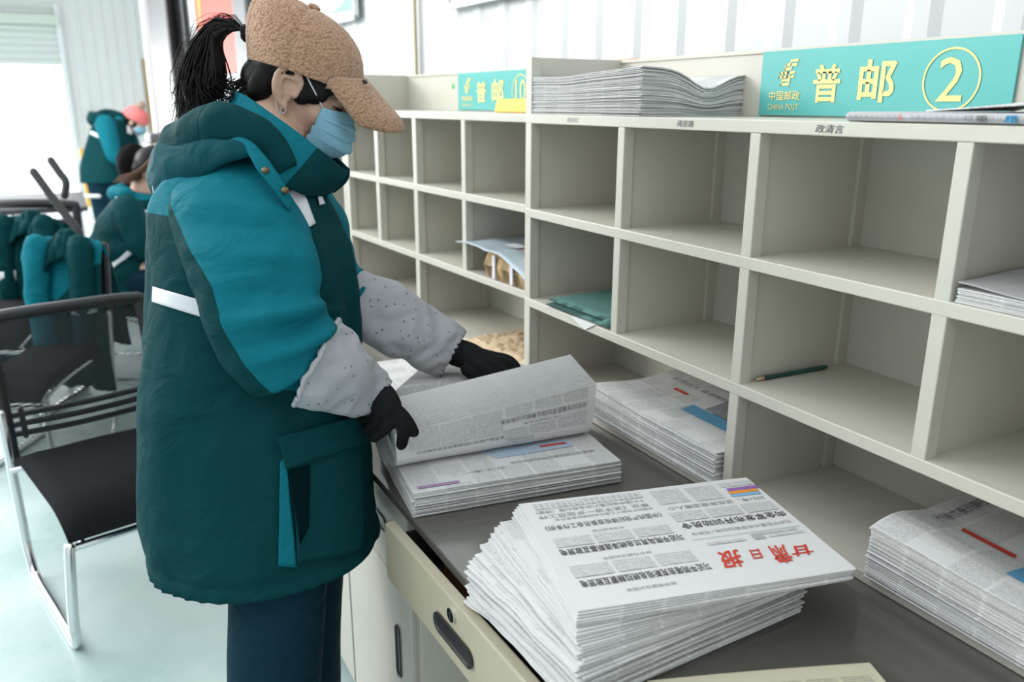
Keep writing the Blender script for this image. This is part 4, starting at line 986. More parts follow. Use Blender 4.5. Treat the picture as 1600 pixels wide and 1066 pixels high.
patch('pocket_gusset', TBVH, [(438, 722), (446, 712), (462, 886), (434, 884)], TEALM, torso, 6, 20, .006, .002)
# the pocket's slanted hand opening: a dark welt
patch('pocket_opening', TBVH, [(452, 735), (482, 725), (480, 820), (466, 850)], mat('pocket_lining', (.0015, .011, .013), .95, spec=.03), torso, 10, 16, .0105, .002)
patch('pocket_flap', TBVH, [(434, 683), (560, 648), (566, 692), (446, 732)], DARKM, torso, 22, 10, .013, .004)
# ---- sleeves
def sleeve(name, ST, n, seg, tonef, m, fold_fn, parent=torso):
    V, F = loft(ST, n, seg, 2.15, cap=False); V = displaced(V, F, fold_fn(n, seg)); o = raw(name, V, F, m, parent, smooth=True, world=True)
    if tonef: setattr_(o, 'tone', [tonef((i % seg)/seg*2*math.pi, i//seg/(n-1), v) for i, v in enumerate(V)])
    solid(o, .004, -1); return o, V, F
RS = [(300, 262, 395, 222, 1.52, .03), (276, 296, 424, 262, 1.475, .075), (276, 345, 448, 312, 1.44, .085), (292, 405, 480, 370, 1.415, .086), (314, 468, 496, 425, 1.395, .082), (346, 540, 502, 470, 1.385, .078), (400, 608, 518, 505, 1.392, .070), (454, 622, 524, 520, 1.422, .056), (474, 628, 530, 532, 1.437, .048)]
def rfold(n, seg):
    def f(i, v):
        th = 2*math.pi*(i % seg)/seg; h = (i//seg)/n
        d = .009*noise.noise(v*9+Vector((2, 0, 0)))+.006*noise.noise(Vector((v.x*14+v.z*9, v.y*14-v.z*9, v.z*20)))+.002*noise.noise(v*30)
        def cre(h0, slope, wd, amp, t0, tw):   # a crease crossing the sleeve
            q = (h-(h0+slope*math.sin(th-t0)))/wd; a = math.exp(-((((th-t0+math.pi) % (2*math.pi))-math.pi)/tw)**2); return amp*a*math.exp(-q*q)
        d += cre(.60, .05, .022, -.013, 5.4, 1.0)+cre(.665, .05, .03, .012, 5.4, .9)+cre(.73, .06, .022, -.011, 5.3, .8)+cre(.52, .06, .03, .008, 5.3, .9)+cre(.40, .07, .03, -.007, 5.2, 1.0)+cre(.30, .06, .025, .006, 5.1, .8)+cre(.80, .05, .02, -.009, 4.6, .9)+cre(.22, .09, .02, -.006, 4.9, .9)
        return d
    return f
def rtone(th, h, v):
    # dark under-sleeve panel along the back of the arm, th=pi is the back silhouette, 3pi/2 the side facing the camera
    lim = 3.14+.42+(.72*max(0, min(1, (h-.10)/.35)))+.10*math.sin(h*6)
    top = 1.9
    if h < .12: return 1.
    return 1. if False else (th-lim if th > 2.5 else top-th)
rs, RV, RFc = sleeve('sleeve', RS, 110, 72, rtone, JACKET, rfold)
LS = [(385, 255, 440, 245, 1.63, .04), (390, 300, 490, 270, 1.685, .075), (430, 370, 535, 330, 1.71, .078), (480, 440, 548, 395, 1.715, .072), (520, 492, 566, 428, 1.715, .064), (552, 515, 588, 444, 1.718, .055), (580, 530, 612, 462, 1.73, .048)]
sleeve('sleeve', LS, 60, 48, lambda th, h, v: 1., JACKET, rfold)
def cfold(amp):
    def g(n, seg):
        def f(i, v):
            th = 2*math.pi*(i % seg)/seg; h = (i//seg)/n
            return amp*(1.2*noise.noise(v*16)+1.3*abs(noise.noise(Vector((v.x*20+5, v.y*20, v.z*34)))))+.004*math.sin(th*21+2*noise.noise(v*20))*(math.exp(-(h/.10)**2)+math.exp(-((1-h)/.08)**2))-.004*math.exp(-((h-.08)/.03)**2)
        return f
    return g
RC = [(464, 624, 523, 503, 1.404, .070), (473, 630, 533, 508, 1.414, .069), (505, 636, 556, 534, 1.432, .060), (538, 644, 580, 562, 1.46, .054), (562, 646, 600, 586, 1.49, .044), (572, 644, 609, 600, 1.503, .037)]
sleeve('sleeve_cover', RC, 70, 64, None, COVER, cfold(.007), W1)
LC_ = [(556, 522, 551, 432, 1.70, .055), (566, 528, 566, 424, 1.705, .058), (600, 546, 605, 442, 1.725, .058), (640, 566, 655, 470, 1.75, .054), (668, 578, 698, 500, 1.772, .046), (690, 584, 724, 524, 1.785, .036)]
sleeve('sleeve_cover', LC_, 70, 64, None, COVER, cfold(.008), W1)
# ---- collar
def collar():
    top = [pt(545, 264, 1.60), pt(505, 225, 1.645), pt(440, 172, 1.665), (pt(385, 147, 1.62)), pt(368, 144, 1.555), pt(383, 150, 1.495), pt(440, 190, 1.455), pt(498, 235, 1.475), pt(541, 269, 1.535)]
    bot = [pt(520, 300, 1.60), pt(480, 285, 1.66), pt(425, 255, 1.685), pt(375, 225, 1.63), pt(358, 215, 1.555), pt(378, 228, 1.475), pt(420, 272, 1.425), pt(468, 302, 1.45), pt(508, 305, 1.53)]
    n, k = 90, 16; A = cr(top, n); B = cr(bot, n); V = []; F = []; tone = []
    for i in range(n):
        a, b_ = Vector(A[i]), Vector(B[i])
        for j in range(k+1):
            q = j/k; p = a.lerp(b_, q); c = pt(450, 230, 1.56); o = (p-c); o.z = 0; p = p+o.normalized()*(.010*math.sin(math.pi*q)+.003*noise.noise(p*18)); V.append(p)
            s = i/(n-1); tone.append((.865-s-.05*q) if s > .5 else (s-.13))
    for i in range(n-1):
        for j in range(k): q = i*(k+1)+j; F.append((q, q+1, q+k+2, q+k+1))
    return V, F, tone
V, F, tn = collar(); co = raw('collar', V, F, JACKET, torso, smooth=True, world=True); setattr_(co, 'tone', tn); solid(co, .007, 0)
# ---- hood lying on the back
def horse(path, secs, n, seg, name, m, tonef=None):
    """sausage along path; secs (half-height, half-thickness, lean)"""
    P = cr(path, n); S = cr(secs, n); V = []; F = []
    for i in range(n):
        c = Vector(P[i]); T_ = Vector(P[min(i+1, n-1)]-P[max(i-1, 0)]).normalized(); N_ = Z_.cross(T_).normalized(); U_ = T_.cross(N_).normalized()
        hh, tt, ln = S[i]
        for k in range(seg):
            a = 2*math.pi*k/seg; x = tt*math.copysign(abs(math.cos(a))**.9, math.cos(a)); y = hh*math.sin(a)
            V.append(c+N_*(x*math.cos(ln)-y*math.sin(ln))+U_*(x*math.sin(ln)+y*math.cos(ln)))
    for i in range(n-1):
        for k in range(seg): F.append((i*seg+k, i*seg+(k+1) % seg, (i+1)*seg+(k+1) % seg, (i+1)*seg+k))
    F.append(tuple(range(seg-1, -1, -1))); F.append(tuple((n-1)*seg+k for k in range(seg)))
    V = displaced(V, F, lambda i, v: .011*noise.noise(v*11+Vector((1, 7, 0)))+.006*noise.noise(v*22))
    o = raw(name, V, F, m, torso, smooth=True, world=True)
    if tonef: setattr_(o, 'tone', [tonef(i//seg/(n-1), 2*math.pi*(i % seg)/seg, V[i]) for i in range(len(V))])
    return o, V, F
hood, HV, HFc = horse([pt(448, 268, 1.43), pt(410, 225, 1.425), pt(360, 205, 1.435), pt(305, 225, 1.475), pt(272, 255, 1.545), pt(285, 240, 1.63), pt(340, 200, 1.69), pt(400, 190, 1.70)],
                      [(.020, .014, .2), (.034, .022, .2), (.048, .032, .25), (.056, .036, .2), (.062, .036, .1), (.055, .036, .1), (.045, .03, .1), (.03, .02, .1)], 90, 40, 'hood', DARKM)
# back lobe of the hood hanging over the shoulder blades, with its piped opening
hl, _, _ = horse([pt(402, 238, 1.392), pt(350, 238, 1.402), pt(300, 256, 1.445), pt(264, 272, 1.50), pt(252, 278, 1.56), pt(262, 268, 1.62), pt(300, 235, 1.68)], [(.006, .006, .3), (.020, .012, .3), (.040, .018, .2), (.060, .022, .05), (.066, .024, 0), (.058, .022, 0), (.03, .018, 0)], 50, 30, 'hood_lobe', two_tone('mid_green_jacket_cloth', 'none', (.0055, .066, .082), (.0055, .066, .082)))
raw('hood_piping', *tube(cr([pt(252, 232, 1.50), pt(244, 250, 1.505), pt(240, 285, 1.51), pt(243, 308, 1.52), pt(254, 324, 1.54)], 24), .0024, 8), REFL, torso, smooth=True, world=True)
# snap tab holding the hood, with two brass snaps
SBV = BVHTree.FromPolygons(list(RV)+list(HV)+[v for v in V], list(RFc)+[tuple(i+len(RV) for i in f) for f in HFc]+[tuple(i+len(RV)+len(HV) for i in f) for f in F])
tb = []
tab = [(330, 228, 1.435), (362, 214, 1.408), (392, 222, 1.395), (418, 250, 1.385), (440, 283, 1.385), (458, 314, 1.395)]
tab2 = [(345, 236, 1.425), (370, 228, 1.402), (388, 240, 1.385), (404, 268, 1.372), (430, 300, 1.375), (452, 330, 1.388)]
A_ = cr([pt(*p) for p in tab], 40); B_ = cr([pt(*p) for p in tab2], 40); V = []; F = []
for i in range(40):
    for j in range(7): p = Vector(A_[i]).lerp(Vector(B_[i]), j/6); V.append(p-Vector(FW)*(.004*math.sin(math.pi*j/6)))
F = [(i*7+j, i*7+j+1, (i+1)*7+j+1, (i+1)*7+j) for i in range(39) for j in range(6)]
tbo = raw('hood_tab', V, F, TEALM, torso, smooth=True, world=True); solid(tbo, .004, 0)
BRASS = mat('aged_brass_snap', (.20, .14, .07), .35, metal=.8)
for (u, v, t) in ((415, 267, 1.374), (446, 298, 1.376)):
    c = pt(u, v, t); d = -Vector(FW); m = MB(); m.tube([c, c+d*.003], .0066, 18); s_ = raw('snap_button', m.V, m.F, BRASS, torso, smooth=True, world=True)
    m = MB(); m.tube([c+d*.0025, c+d*.0046], .0026, 12); raw('snap_centre', m.V, m.F, BLK, s_, smooth=True, world=True) if False else None
# ---- trousers and shoes
tp = []
for s in (-1, 1):
    a, k, an = leg_axis(s); kk = k.lerp(an, .5)
    tp.append(tube(cr([a, a.lerp(k, .5), k, kk, an+Z_*.0], 20), list(np.interp(np.linspace(0, 1, 20), [0, .4, .6, .8, 1], [.088, .084, .081, .080, .079])), 24))
tp.append(ellip(pt(445, 800, TC), (.115, .15, .12), (R_, D_, Z_)))
V_ = []; 
tr_ = union('trousers', tp, .008, TROUS, W1, 3, .5)
SHOE = mat('black_shoe_leather', (.012, .012, .013), .4)
for s in (-1, 1):
    a, k, an = leg_axis(s); f = Vector((an.x, an.y, 0))
    pc = [ellip(f+R_*.07+Z_*.035, (.14, .047, .034), (R_, D_, Z_)), ellip(f+R_*.0+Z_*.055, (.06, .043, .055), (R_, D_, Z_))]
    b_ = MB(); [b_.add(*q) for q in pc]
    sh_ = union('shoe', pc, .006, SHOE, W1, 4, .5)
    for v in sh_.data.vertices: v.co.z = max(v.co.z, .004)
# ================================================================== THINGS ON THE SHELVES
SA_y = 1.0
# pencil in the lower middle cell
pa, pb = onz(1168, 588, S2+.004), onz(1280, 572, S2+.004); pa = Vector((-1.0, 1.030, S2+.0045)); pb = Vector((-.992, 1.205, S2+.0045))
e = empty('pencil', pa, 0, 'dark green sharpened pencil lying along the wall of an empty cell', 'pencil'); d = (pb-pa).normalized()
raw('pencil_body', *tube([pa+d*.024, pb], .0040, 6, False), mat('dark_green_lacquer', (.006, .075, .060), .3), e, world=True)
raw('sharpened_wood', *tube([pa+d*.024, pa+d*.006], [.0039, .0013], 12, False), mat('bare_pencil_wood', (.60, .40, .26), .7), e, smooth=True, world=True)
raw('lead', *tube([pa+d*.0062, pa], [.0013, .0003], 8), mat('graphite', (.05, .05, .055), .4), e, smooth=True, world=True)
# folded green cloth bag
def cushion(L, W, h, n=24, m_=16, rough=.002, seed=1.):
    V = []; F = []
    for s in (1, 0):
        for j in range(m_+1):
            for i in range(n+1):
                x, y = i/n, j/m_; ed = min(1, min(x, 1-x)*L/.010)**.5*min(1, min(y, 1-y)*W/.010)**.5
                z = h/2+(h/2*ed if s else -h/2*ed)+(rough*noise.noise((x*5, y*5, seed)) if s else 0)
                V.append((L*x, W*y, max(0, z)))
    k = (n+1)*(m_+1)
    for j in range(m_):
        for i in range(n): q = j*(n+1)+i; F += [(q, q+1, q+n+2, q+n+1), (k+q, k+q+n+1, k+q+n+2, k+q+1)]
    bd = [i for i in range(n+1)]+[j*(n+1)+n for j in range(1, m_+1)]+[m_*(n+1)+i for i in range(n-1, -1, -1)]+[j*(n+1) for j in range(m_-1, 0, -1)]
    for a, b_ in zip(bd, bd[1:]+bd[:1]): F.append((b_, a, a+k, b_+k))
    return V, F
GRN = mat('muted_green_cloth', (.085, .205, .185), .85, bump=.3, bscale=200)
e = empty('folded_bag', (-1.660, .992, S2+.0005), 0.045, 'folded green cloth bag lying in a middle cell, over a white paper slip', 'bag')
for i, h in enumerate((.011, .011)):
    V, F = cushion(.255-.012*i, .205, h, seed=i+1.); o = raw('cloth_layer', [(x+.006*i, y+.004*i, z+.0125*i) for x, y, z in V], F, GRN, e, smooth=True)
# rounded fold joining the layers at the right front
raw('cloth_fold', *tube(cr([(.238, .004, .012), (.250, .02, .012), (.254, .10, .012), (.252, .19, .012)], 14), [.0095, .0115, .0118, .0118, .0118, .0118, .0118, .0118, .0118, .0118, .0118, .0118, .0118, .0105], 12), GRN, e, smooth=True)
m = MB(); P = [ony(893, 496, .9985), ony(928, 512, .9985), ony(915, 517, .9985), ony(903, 509, .9985)]
V = [(P[0].x, .9965, S2+.0012), (P[1].x+.004, .9965, S2+.0012), (P[2].x, .9968, S2-.018), (P[3].x, .9968, S2-.010)]
V2 = V+[(V[0][0]+.01, 1.03, S2+.0004), (V[1][0]+.01, 1.03, S2+.0004)]
o = raw('paper_slip', V2, [(0, 1, 2, 3), (4, 5, 1, 0)], mat('white_slip', (.78, .78, .77), .8)); solid(o, .0004, 0); tag(o, 'torn white paper slip sticking out under the green cloth bag', 'paper')
# parcel: kraft bundle under a pale plastic courier bag
KRAFT = mat('kraft_paper', (.50, .35, .18), .8, var=.15, vscale=25, bump=.6, bscale=60)
PB_ = onz(748, 430, S2) ; e = empty('parcel', (-2.05, 1.02, S2+.0005), 0.05, 'kraft paper parcel with white straps under a pale grey courier bag, in a middle cell', 'parcel')
V, F = cushion(.24, .20, .075, 30, 20, .010, 4.); V = displaced(V, F, lambda i, v: .006*noise.noise(v*26)+.003*noise.noise(v*60)); zmin = min(v.z for v in V); V = [Vector((v.x, v.y, max(0, v.z))) for v in V]
raw('kraft_wrap', V, F, KRAFT, e, smooth=True)
for x in (.055, .15):
    raw('strap', *(lambda q: (q.V, q.F))(MB().box((x, -.004, .004), (x+.014, .0, .070))), mat('white_strap', (.72, .70, .78), .5), e)
V = []; F = []; n, k = 26, 16
for i in range(n+1):
    for j in range(k+1):
        a, c = i/n, j/k; x = -.12+.40*a; y = -.028+.235*c
        z = .090+.006*noise.noise((a*6, c*4, 1))-.012*max(0, .35-a)-(.050*max(0, a-.62)*(1-c)**2*3 if a > .62 else 0)+.004*math.sin(a*9); V.append((x, y-.012*max(0, a-.6), z))
F = [(i*(k+1)+j, (i+1)*(k+1)+j, (i+1)*(k+1)+j+1, i*(k+1)+j+1) for i in range(n) for j in range(k)]
o = raw('courier_bag', V, F, mat('pale_grey_blue_plastic', (.44, .52, .57), .3), e, smooth=True); solid(o, .0015, 0)
raw('label_print', [(.06, .03, .098), (.13, .03, .098), (.13, .07, .098), (.06, .07, .098)], [(0, 1, 2, 3)], mat('white_label', (.75, .75, .76), .5), e); raw('red_print', [(.16, .02, .0985), (.24, .02, .0985), (.24, .035, .0985), (.16, .035, .0985)], [(0, 1, 2, 3)], mat('faded_red_print', (.62, .28, .30), .6), e)
# crumpled brown wrapping paper in the bottom bay of the shelf numbered 10
V = []; F = []; n, k = 40, 24; o_ = Vector((-2.14, 1.0, ZF+.001))
for i in range(n+1):
    for j in range(k+1):
        a, c = i/n, j/k; h = .016+.012*noise.noise((a*3, c*3, 8))+.010*abs(noise.noise((a*9, c*8, 2)))-.004*noise.noise((a*20, c*20, 2)); ed = min(1, min(a, 1-a, c, 1-c)*12)
        V.append((.345*a+.004*noise.noise((c*9, 0, a)), .20*c, max(.001, h*ed)))
F = [(i*(k+1)+j, (i+1)*(k+1)+j, (i+1)*(k+1)+j+1, i*(k+1)+j+1) for i in range(n) for j in range(k)]
o = raw('wrapping_paper', V, F, mat('brown_wrapping_paper', (.56, .42, .27), .75, var=.12, vscale=14)); o.location = o_; o.rotation_euler = (0, 0, BR); solid(o, .0012, 1); tag(o, 'crumpled brown wrapping paper in the bottom bay behind the left glove', 'wrapping paper')
# yellow tray on the shelf numbered 10, in front of its sign
p = ony(785, 174, 1.08); m = MB(); V = []
for z, ins in ((0, 0), (.026, .004), (.034, .012), (.036, .02)): V += [(ins, ins*.5, z), (.19-ins, ins*.5, z), (.19-ins, .11-ins, z), (ins, .11-ins, z)]
F = [(3, 2, 1, 0), (12, 13, 14, 15)]+[(4*j+i, 4*j+(i+1) % 4, 4*j+4+(i+1) % 4, 4*j+4+i) for j in range(3) for i in range(4)]
o = raw('tray', V, F, mat('yellow_orange_plastic', (.82, .50, .06), .4)); o.location = (p.x-.03, 1.07, S0+.0006); o.rotation_euler = (0, 0, BR); bev(o, .003); tag(o, 'yellow plastic tray in front of the sign numbered 10', 'tray')
# orange cap peeping over the header of the shelf numbered 2
p = ony(978, 92, 1.33); o = raw('paper_roll', *tube([(p.x-.03, 1.33, 1.560), (p.x+.05, 1.33, 1.560)], .024, 16), mat('orange_plastic', (.85, .25, .05), .4), smooth=True); tag(o, 'orange roll peeping over the header board behind the sagging stack', 'roll')
MB().box((-.012, -.02, 1.2), (.06, .012, 1.536)).build('tmp', CREAM); t_ = bpy.data.objects['tmp']; t_.name = 'bracket'; t_.location = (p.x, 1.33, 0); tag(t_, 'cream bracket behind the header board under the orange roll', 'bracket')
# white papers in the far shelf beside the woman's chest
q = onz(520, 340, S2)
for i in range(3):
    V, F, mi, uv = paper_mesh(.26, .22, .006, None, 8, 8, .001); o = raw('newspaper', V, F, [BLANKP, EDGE], None, mi, uv); o.location = (BX-.31, BY+.005, S1-.2263+.0006+i*.0062); o.rotation_euler = (0, 0, BR)
    tag(o, 'blank-backed newspaper in the far shelf seen just past the jacket front', 'newspaper', 'papers in the far shelf past the jacket front')
# ================================================================== CHAIRS
MESHM = None
def mesh_mat():
    m, n, l, b = nt('black_chair_mesh'); b.inputs['Base Color'].default_value = (.012, .012, .014, 1); b.inputs['Roughness'].default_value = .6
    tr = n.new('ShaderNodeBsdfTransparent'); mx = n.new('ShaderNodeMixShader'); tc = n.new('ShaderNodeTexCoord'); s = n.new('ShaderNodeSeparateXYZ'); l.new(tc.outputs['Object'], s.inputs[0])
    f = lambda o, a, q=None: M(n, o, a, q, l)
    k = f('LESS_THAN', f('FRACT', f('DIVIDE', s.outputs[2], .0062)), .42); fac = f('ADD', f('MULTIPLY', k, .42), .53)
    l.new(fac, mx.inputs[0]); l.new(tr.outputs[0], mx.inputs[1]); l.new(b.outputs[0], mx.inputs[2]); l.new(mx.outputs[0], n['Material Output'].inputs[0]); return m
MESHM = mesh_mat(); SEATM = mat('black_chair_fabric', (.011, .011, .012), .9, bump=.4, bscale=300, spec=.12); BLKF = mat('black_chair_plastic', (.014, .014, .016), .4)
def make_chair(label, group, arms=False):
    """cantilever chair, faces +x, origin at floor under the seat centre"""
    e = empty('mesh_chair', (0, 0, 0), 0, label, 'chair', group); hw = .245
    rr = .0145
    fr = MB()
    for s in (-1, 1):
        P = [(-.30, s*hw, .54), (-.285, s*hw, .44), (-.262, s*hw, .17), (-.255, s*hw, .10), (-.215, s*hw, .030), (-.17, s*hw, .0135), (0, s*hw, .0130), (.20, s*hw, .0130), (.262, s*hw, .016), (.282, s*hw, .045), (.279, s*hw, .10), (.256, s*(hw-.022), .29), (.250, s*(hw-.03), .302)]
        fr.tube(cr(P, 60), rr, 12)
    fr.tube([(.252, -hw+.03, .300), (.252, hw-.03, .300)], .011, 12); fr.tube([(-.262, -hw, .36), (-.262, hw, .36)], .010, 12)
    for s in (-1, 1): fr.tube(cr([(.248, s*(hw-.06), .302), (.1, s*(hw-.055), .345), (-.12, s*(hw-.055), .362), (-.262, s*(hw-.055), .36)], 16), .009, 10)
    raw('chrome_frame', fr.V, fr.F, CHROME, e, smooth=True)
    # seat pad with waterfall front
    V = []; F = []; n, k = 26, 18
    for sd in (0, 1):
        for i in range(n+1):
            for j in range(k+1):
                a, c = i/n, j/k; x = -.235+.515*a; y = (c-.5)*.47*(1-.04*a); zt = .425-.022*a-.050*max(0, (a-.70)/.30)**2
                ed = min(1, min(a, 1-a)*.515/.03)**.5*min(1, min(c, 1-c)*.47/.03)**.5; zt += .010*math.sin(math.pi*c)*math.sin(math.pi*a); zb_ = zt-.046; mid = (zt+zb_)/2
                V.append((x, y, mid+(zt-mid)*ed if sd else mid-(mid-zb_)*ed))
    K = (n+1)*(k+1)
    for i in range(n):
        for j in range(k): q = i*(k+1)+j; F += [(q, q+1, q+k+2, q+k+1), (K+q, K+q+k+1, K+q+k+2, K+q+1)]
    raw('seat', V, F, SEATM, e, smooth=True)
    # reclined mesh back in a black frame
    def bk(y, z): return Vector((-.262-.20*(z-.40)+.030*(1-(y/.24)**2)-.03, y, z))
    P = [bk(-.235, .385), bk(-.232, .60), bk(-.228, .800), bk(-.20, .828), bk(0, .836), bk(.20, .828), bk(.228, .800), bk(.232, .60), bk(.235, .385), bk(.20, .365), bk(0, .362), bk(-.20, .365), bk(-.235, .385)]
    bf = raw('backrest_frame', *tube(cr(P, 90), .0205, 10), BLKF, e, smooth=True)
    V = []; F = []; n, k = 20, 24
    for i in range(n+1):
        for j in range(k+1): V.append(bk(-.225+.45*i/n, .37+.455*j/k))
    F = [(i*(k+1)+j, (i+1)*(k+1)+j, (i+1)*(k+1)+j+1, i*(k+1)+j+1) for i in range(n) for j in range(k)]
    raw('backrest_mesh', V, F, MESHM, e, smooth=True)
    lb = MB()
    for z in (.455, .485, .515): lb.tube(cr([bk(-.21, z)+Vector((-.02, 0, 0)), bk(0, z)+Vector((-.028, 0, 0)), bk(.21, z)+Vector((-.02, 0, 0))], 14), .010, 8)
    for y in (-.185, .185): lb.tube([bk(y, .445)+Vector((-.022, 0, 0)), bk(y, .53)+Vector((-.022, 0, 0))], .009, 8)
    raw('lumbar_support', lb.V, lb.F, BLKF, e, smooth=True)
    if arms:
        for s in (-1, 1):
            P = [(-.33, s*.275, .60), (-.20, s*.285, .645), (0, s*.285, .650), (.14, s*.285, .625), (.18, s*.285, .56), (.17, s*.27, .40), (.16, s*.245, .33)]
            raw('armrest', *tube(cr(P, 36), .017, 10), BLKF, e, smooth=True)
    return e
def copy_tree(o, parent=None):
    c = o.copy(); COL.objects.link(c); c.parent = parent
    for ch in o.children: copy_tree(ch, c)
    return c
GCH = 'black mesh chairs'
ch = make_chair('black mesh chair with chrome frame standing nearest the camera, behind the woman', GCH)
ca, cb = Vector((-2.282, -.135, 0)), Vector((-2.82, -.262, 0)); fdir = (ca-cb).normalized(); side = Vector((-fdir.y, fdir.x, 0))
cc = (ca+cb)/2+side*.245; ch.location = cc; ch.rotation_euler = (0, 0, math.atan2(fdir.y, fdir.x))
arm = make_chair('black chair with raised slanting armrests, against the open door', GCH)
AC = math.radians(-29); bp_ = pt(45, 338, 4.22); arm.location = (bp_.x+(.325)*math.cos(AC), bp_.y+(.325)*math.sin(AC), 0); arm.rotation_euler = (0, 0, AC); arm.scale = (1, 1, 1.16)
for pts in ([(52, 268), (68, 290), (84, 312), (104, 338), (122, 362), (126, 392)], [(79, 250), (93, 270), (103, 285), (101, 306)]):
    P = cr([pt(u, v, 3.85 if len(pts) > 4 else 4.15) for u, v in pts], 26); raw('armrest', *tube(P, .019, 10), BLKF, arm, smooth=True, world=True)
c3 = copy_tree(ch); c3['label'] = 'black mesh chair half hidden under the bright-panelled draped jacket'; bq_ = pt(101, 372, 3.62); c3.location = (bq_.x+(.325)*math.cos(AC), bq_.y+(.325)*math.sin(AC), 0); c3.rotation_euler = (0, 0, AC); c3.scale = (1, .66, (bq_.z-.015)/.857)
c4 = copy_tree(ch); c4['label'] = 'black chair the seated long-haired person sits on'; c4.location = (-5.02, .20, -.02); c4.rotation_euler = (0, 0, math.radians(62))
# ---- jackets hung over the chair backs
def draped(u0, v0, u1, v1, t, lab, bright, seed):
    """jacket hung over a chair back: front and rear panels from a rounded ridge, hanging sleeves"""
    L, Rr = pt(u0, v0, t), pt(u1, v0+8, t); ax = (Rr-L); ax.z = 0; hw = ax.length/2; ax.normalize(); nrm = Z_.cross(ax)
    c = (L+Rr)/2; H = (pt(u0, v0, t)-pt(u0, v1, t)).length
    e = empty('hung_jacket', (c.x, c.y, 0), 0, lab, 'jacket')
    V = []; F = []; n, k = 44, 56; tone = []
    for i in range(n+1):
        a = -1+2*i/n
        for j in range(k+1):
            q = j/k; s = (q-.5)*2
            drop = H*abs(s)**1.0; sh = .035*abs(a)**2.2
            wd = hw*(1+.10*abs(s)); y = (.062+.040*abs(s))*math.tanh(s*5)+.018*math.sin(a*9+seed)*abs(s)+.02*noise.noise((a*3, s*3, seed))
            z = c.z-drop*(.75 if s < 0 else 1)-sh+.01*noise.noise((a*5, s*4, seed+3))
            V.append(Vector((c.x, c.y, 0))+ax*(a*wd)+nrm*(-y)+Vector((0, 0, z))); tone.append((.42-abs(s)-.25*abs(a+.2)) if bright else -1.)
    F = [(i*(k+1)+j, (i+1)*(k+1)+j, (i+1)*(k+1)+j+1, i*(k+1)+j+1) for i in range(n) for j in range(k)]
    o = raw('jacket_body', V, F, JACKET, e, smooth=True, world=True); setattr_(o, 'tone', tone); solid(o, .012, 0)
    for s, x in ((1, .55), (-1, -.62)):
        P = [c+ax*(x*hw)-nrm*-.05+Z_*-.03, c+ax*(x*hw*1.05)+nrm*-.085+Z_*-.20, c+ax*(x*hw*.95)+nrm*-.095+Z_*-.42, c+ax*(x*hw*.9)+nrm*-.09+Z_*-.58]
        P[0] = c+ax*(x*hw)+nrm*-.05+Z_*-.03
        Vs, Fs = tube(cr(P, 30), list(np.linspace(.055, .05, 30)), 20); Vs = displaced(Vs, Fs, lambda i, v: .010*noise.noise(v*14+Vector((seed, 0, 0))))
        so = raw('sleeve', Vs, Fs, TEALM if bright and s < 0 else DARKM, e, smooth=True, world=True)
        if s > 0 or not bright:
            m = MB(); pp = P[1].lerp(P[2], .3); raw('reflective_patch', *tube([pp, pp+Z_*-.055], .056, 20, False), REFL, so, smooth=True, world=True)
    V = []; F = []; n2, k2 = 30, 14   # collar and hood bunched flat along the ridge
    for i in range(n2+1):
        for j in range(k2+1):
            a, q = -1+2*i/n2, -1+2*j/k2; p = c+ax*(a*hw*.52+.1*hw)+nrm*(-.02-.075*abs(q)**1.3*(1 if q > 0 else .5)*(1 if q > 0 else -1))+Z_*(.030*(1-a*a)-.11*abs(q)**1.5-.05*a*a); V.append(p+Z_*.022*noise.noise((a*3, q*2.4, seed))+nrm*.02*noise.noise((a*4, q*3, seed+5)))
    F = [(i*(k2+1)+j, (i+1)*(k2+1)+j, (i+1)*(k2+1)+j+1, i*(k2+1)+j+1) for i in range(n2) for j in range(k2)]
    o = raw('hood', V, F, DARKM, e, smooth=True, world=True); solid(o, .02, 0); return e
draped(44, 366, 158, 600, 3.62, 'green jacket with bright teal panel and silver patches hung over a chair back', True, 1.7)
draped(-10, 334, 100, 560, 4.22, 'dark green jacket hung over the chair farther left, edge-lit by the door', False, 4.2)
# ---- tables and equipment far back
TT = mat('dark_table_top', (.05, .05, .055), .5)
def table(x0, x1, y0, y1, h, lab):
    e = empty('work_table', ((x0+x1)/2, (y0+y1)/2, 0), 0, lab, 'table'); a, b_ = (x1-x0)/2, (y1-y0)/2
    bev(MB().box((-a, -b_, h-.03), (a, b_, h)).build('tabletop', TT, e), .004)
    for sx in (-1, 1):
        for sy_ in (-1, 1): raw('leg', *tube([(sx*(a-.05), sy_*(b_-.05), 0), (sx*(a-.05), sy_*(b_-.05), h-.03)], .02, 10), CHROME, e, smooth=True)
    return e
table(-7.3, -6.2, -.75, .12, .80, 'dark table with thin legs before the bright door'); table(-10.3, -9.2, .80, 1.12, .86, 'work table against the wall beside the person in the pink hat')
GREYP = mat('grey_machine_plastic', (.30, .31, .32), .5)
e = empty('sorting_machine', (-9.75, .96, .861), 0.05, 'grey machine on the table beside the person in the pink hat', 'machine'); bev(MB().box((-.30, -.13, 0), (.30, .12, .20)).build('machine_body', GREYP, e), .02); bev(MB().box((-.22, -.10, .20), (.10, .08, .30)).build('machine_head', GREYP, e), .02); MB().box((-.18, -.106, .23), (.04, -.10, .28)).build('machine_screen', mat('dark_blue_screen', (.03, .06, .16), .3), e)
o = MB().box((-.25, -.15, 0), (.25, .12, .62)).build('carton', mat('grey_brown_carton', (.36, .33, .29), .8)); o.location = (-8.85, 1.0, 0); o.rotation_euler = (0, 0, .05)
o.data.transform(Matrix.Translation((0, 0, 0))); o.scale = (1, 1, 1.75); bev(o, .006); tag(o, 'tall grey brown carton standing against the back wall by the dark column', 'carton')
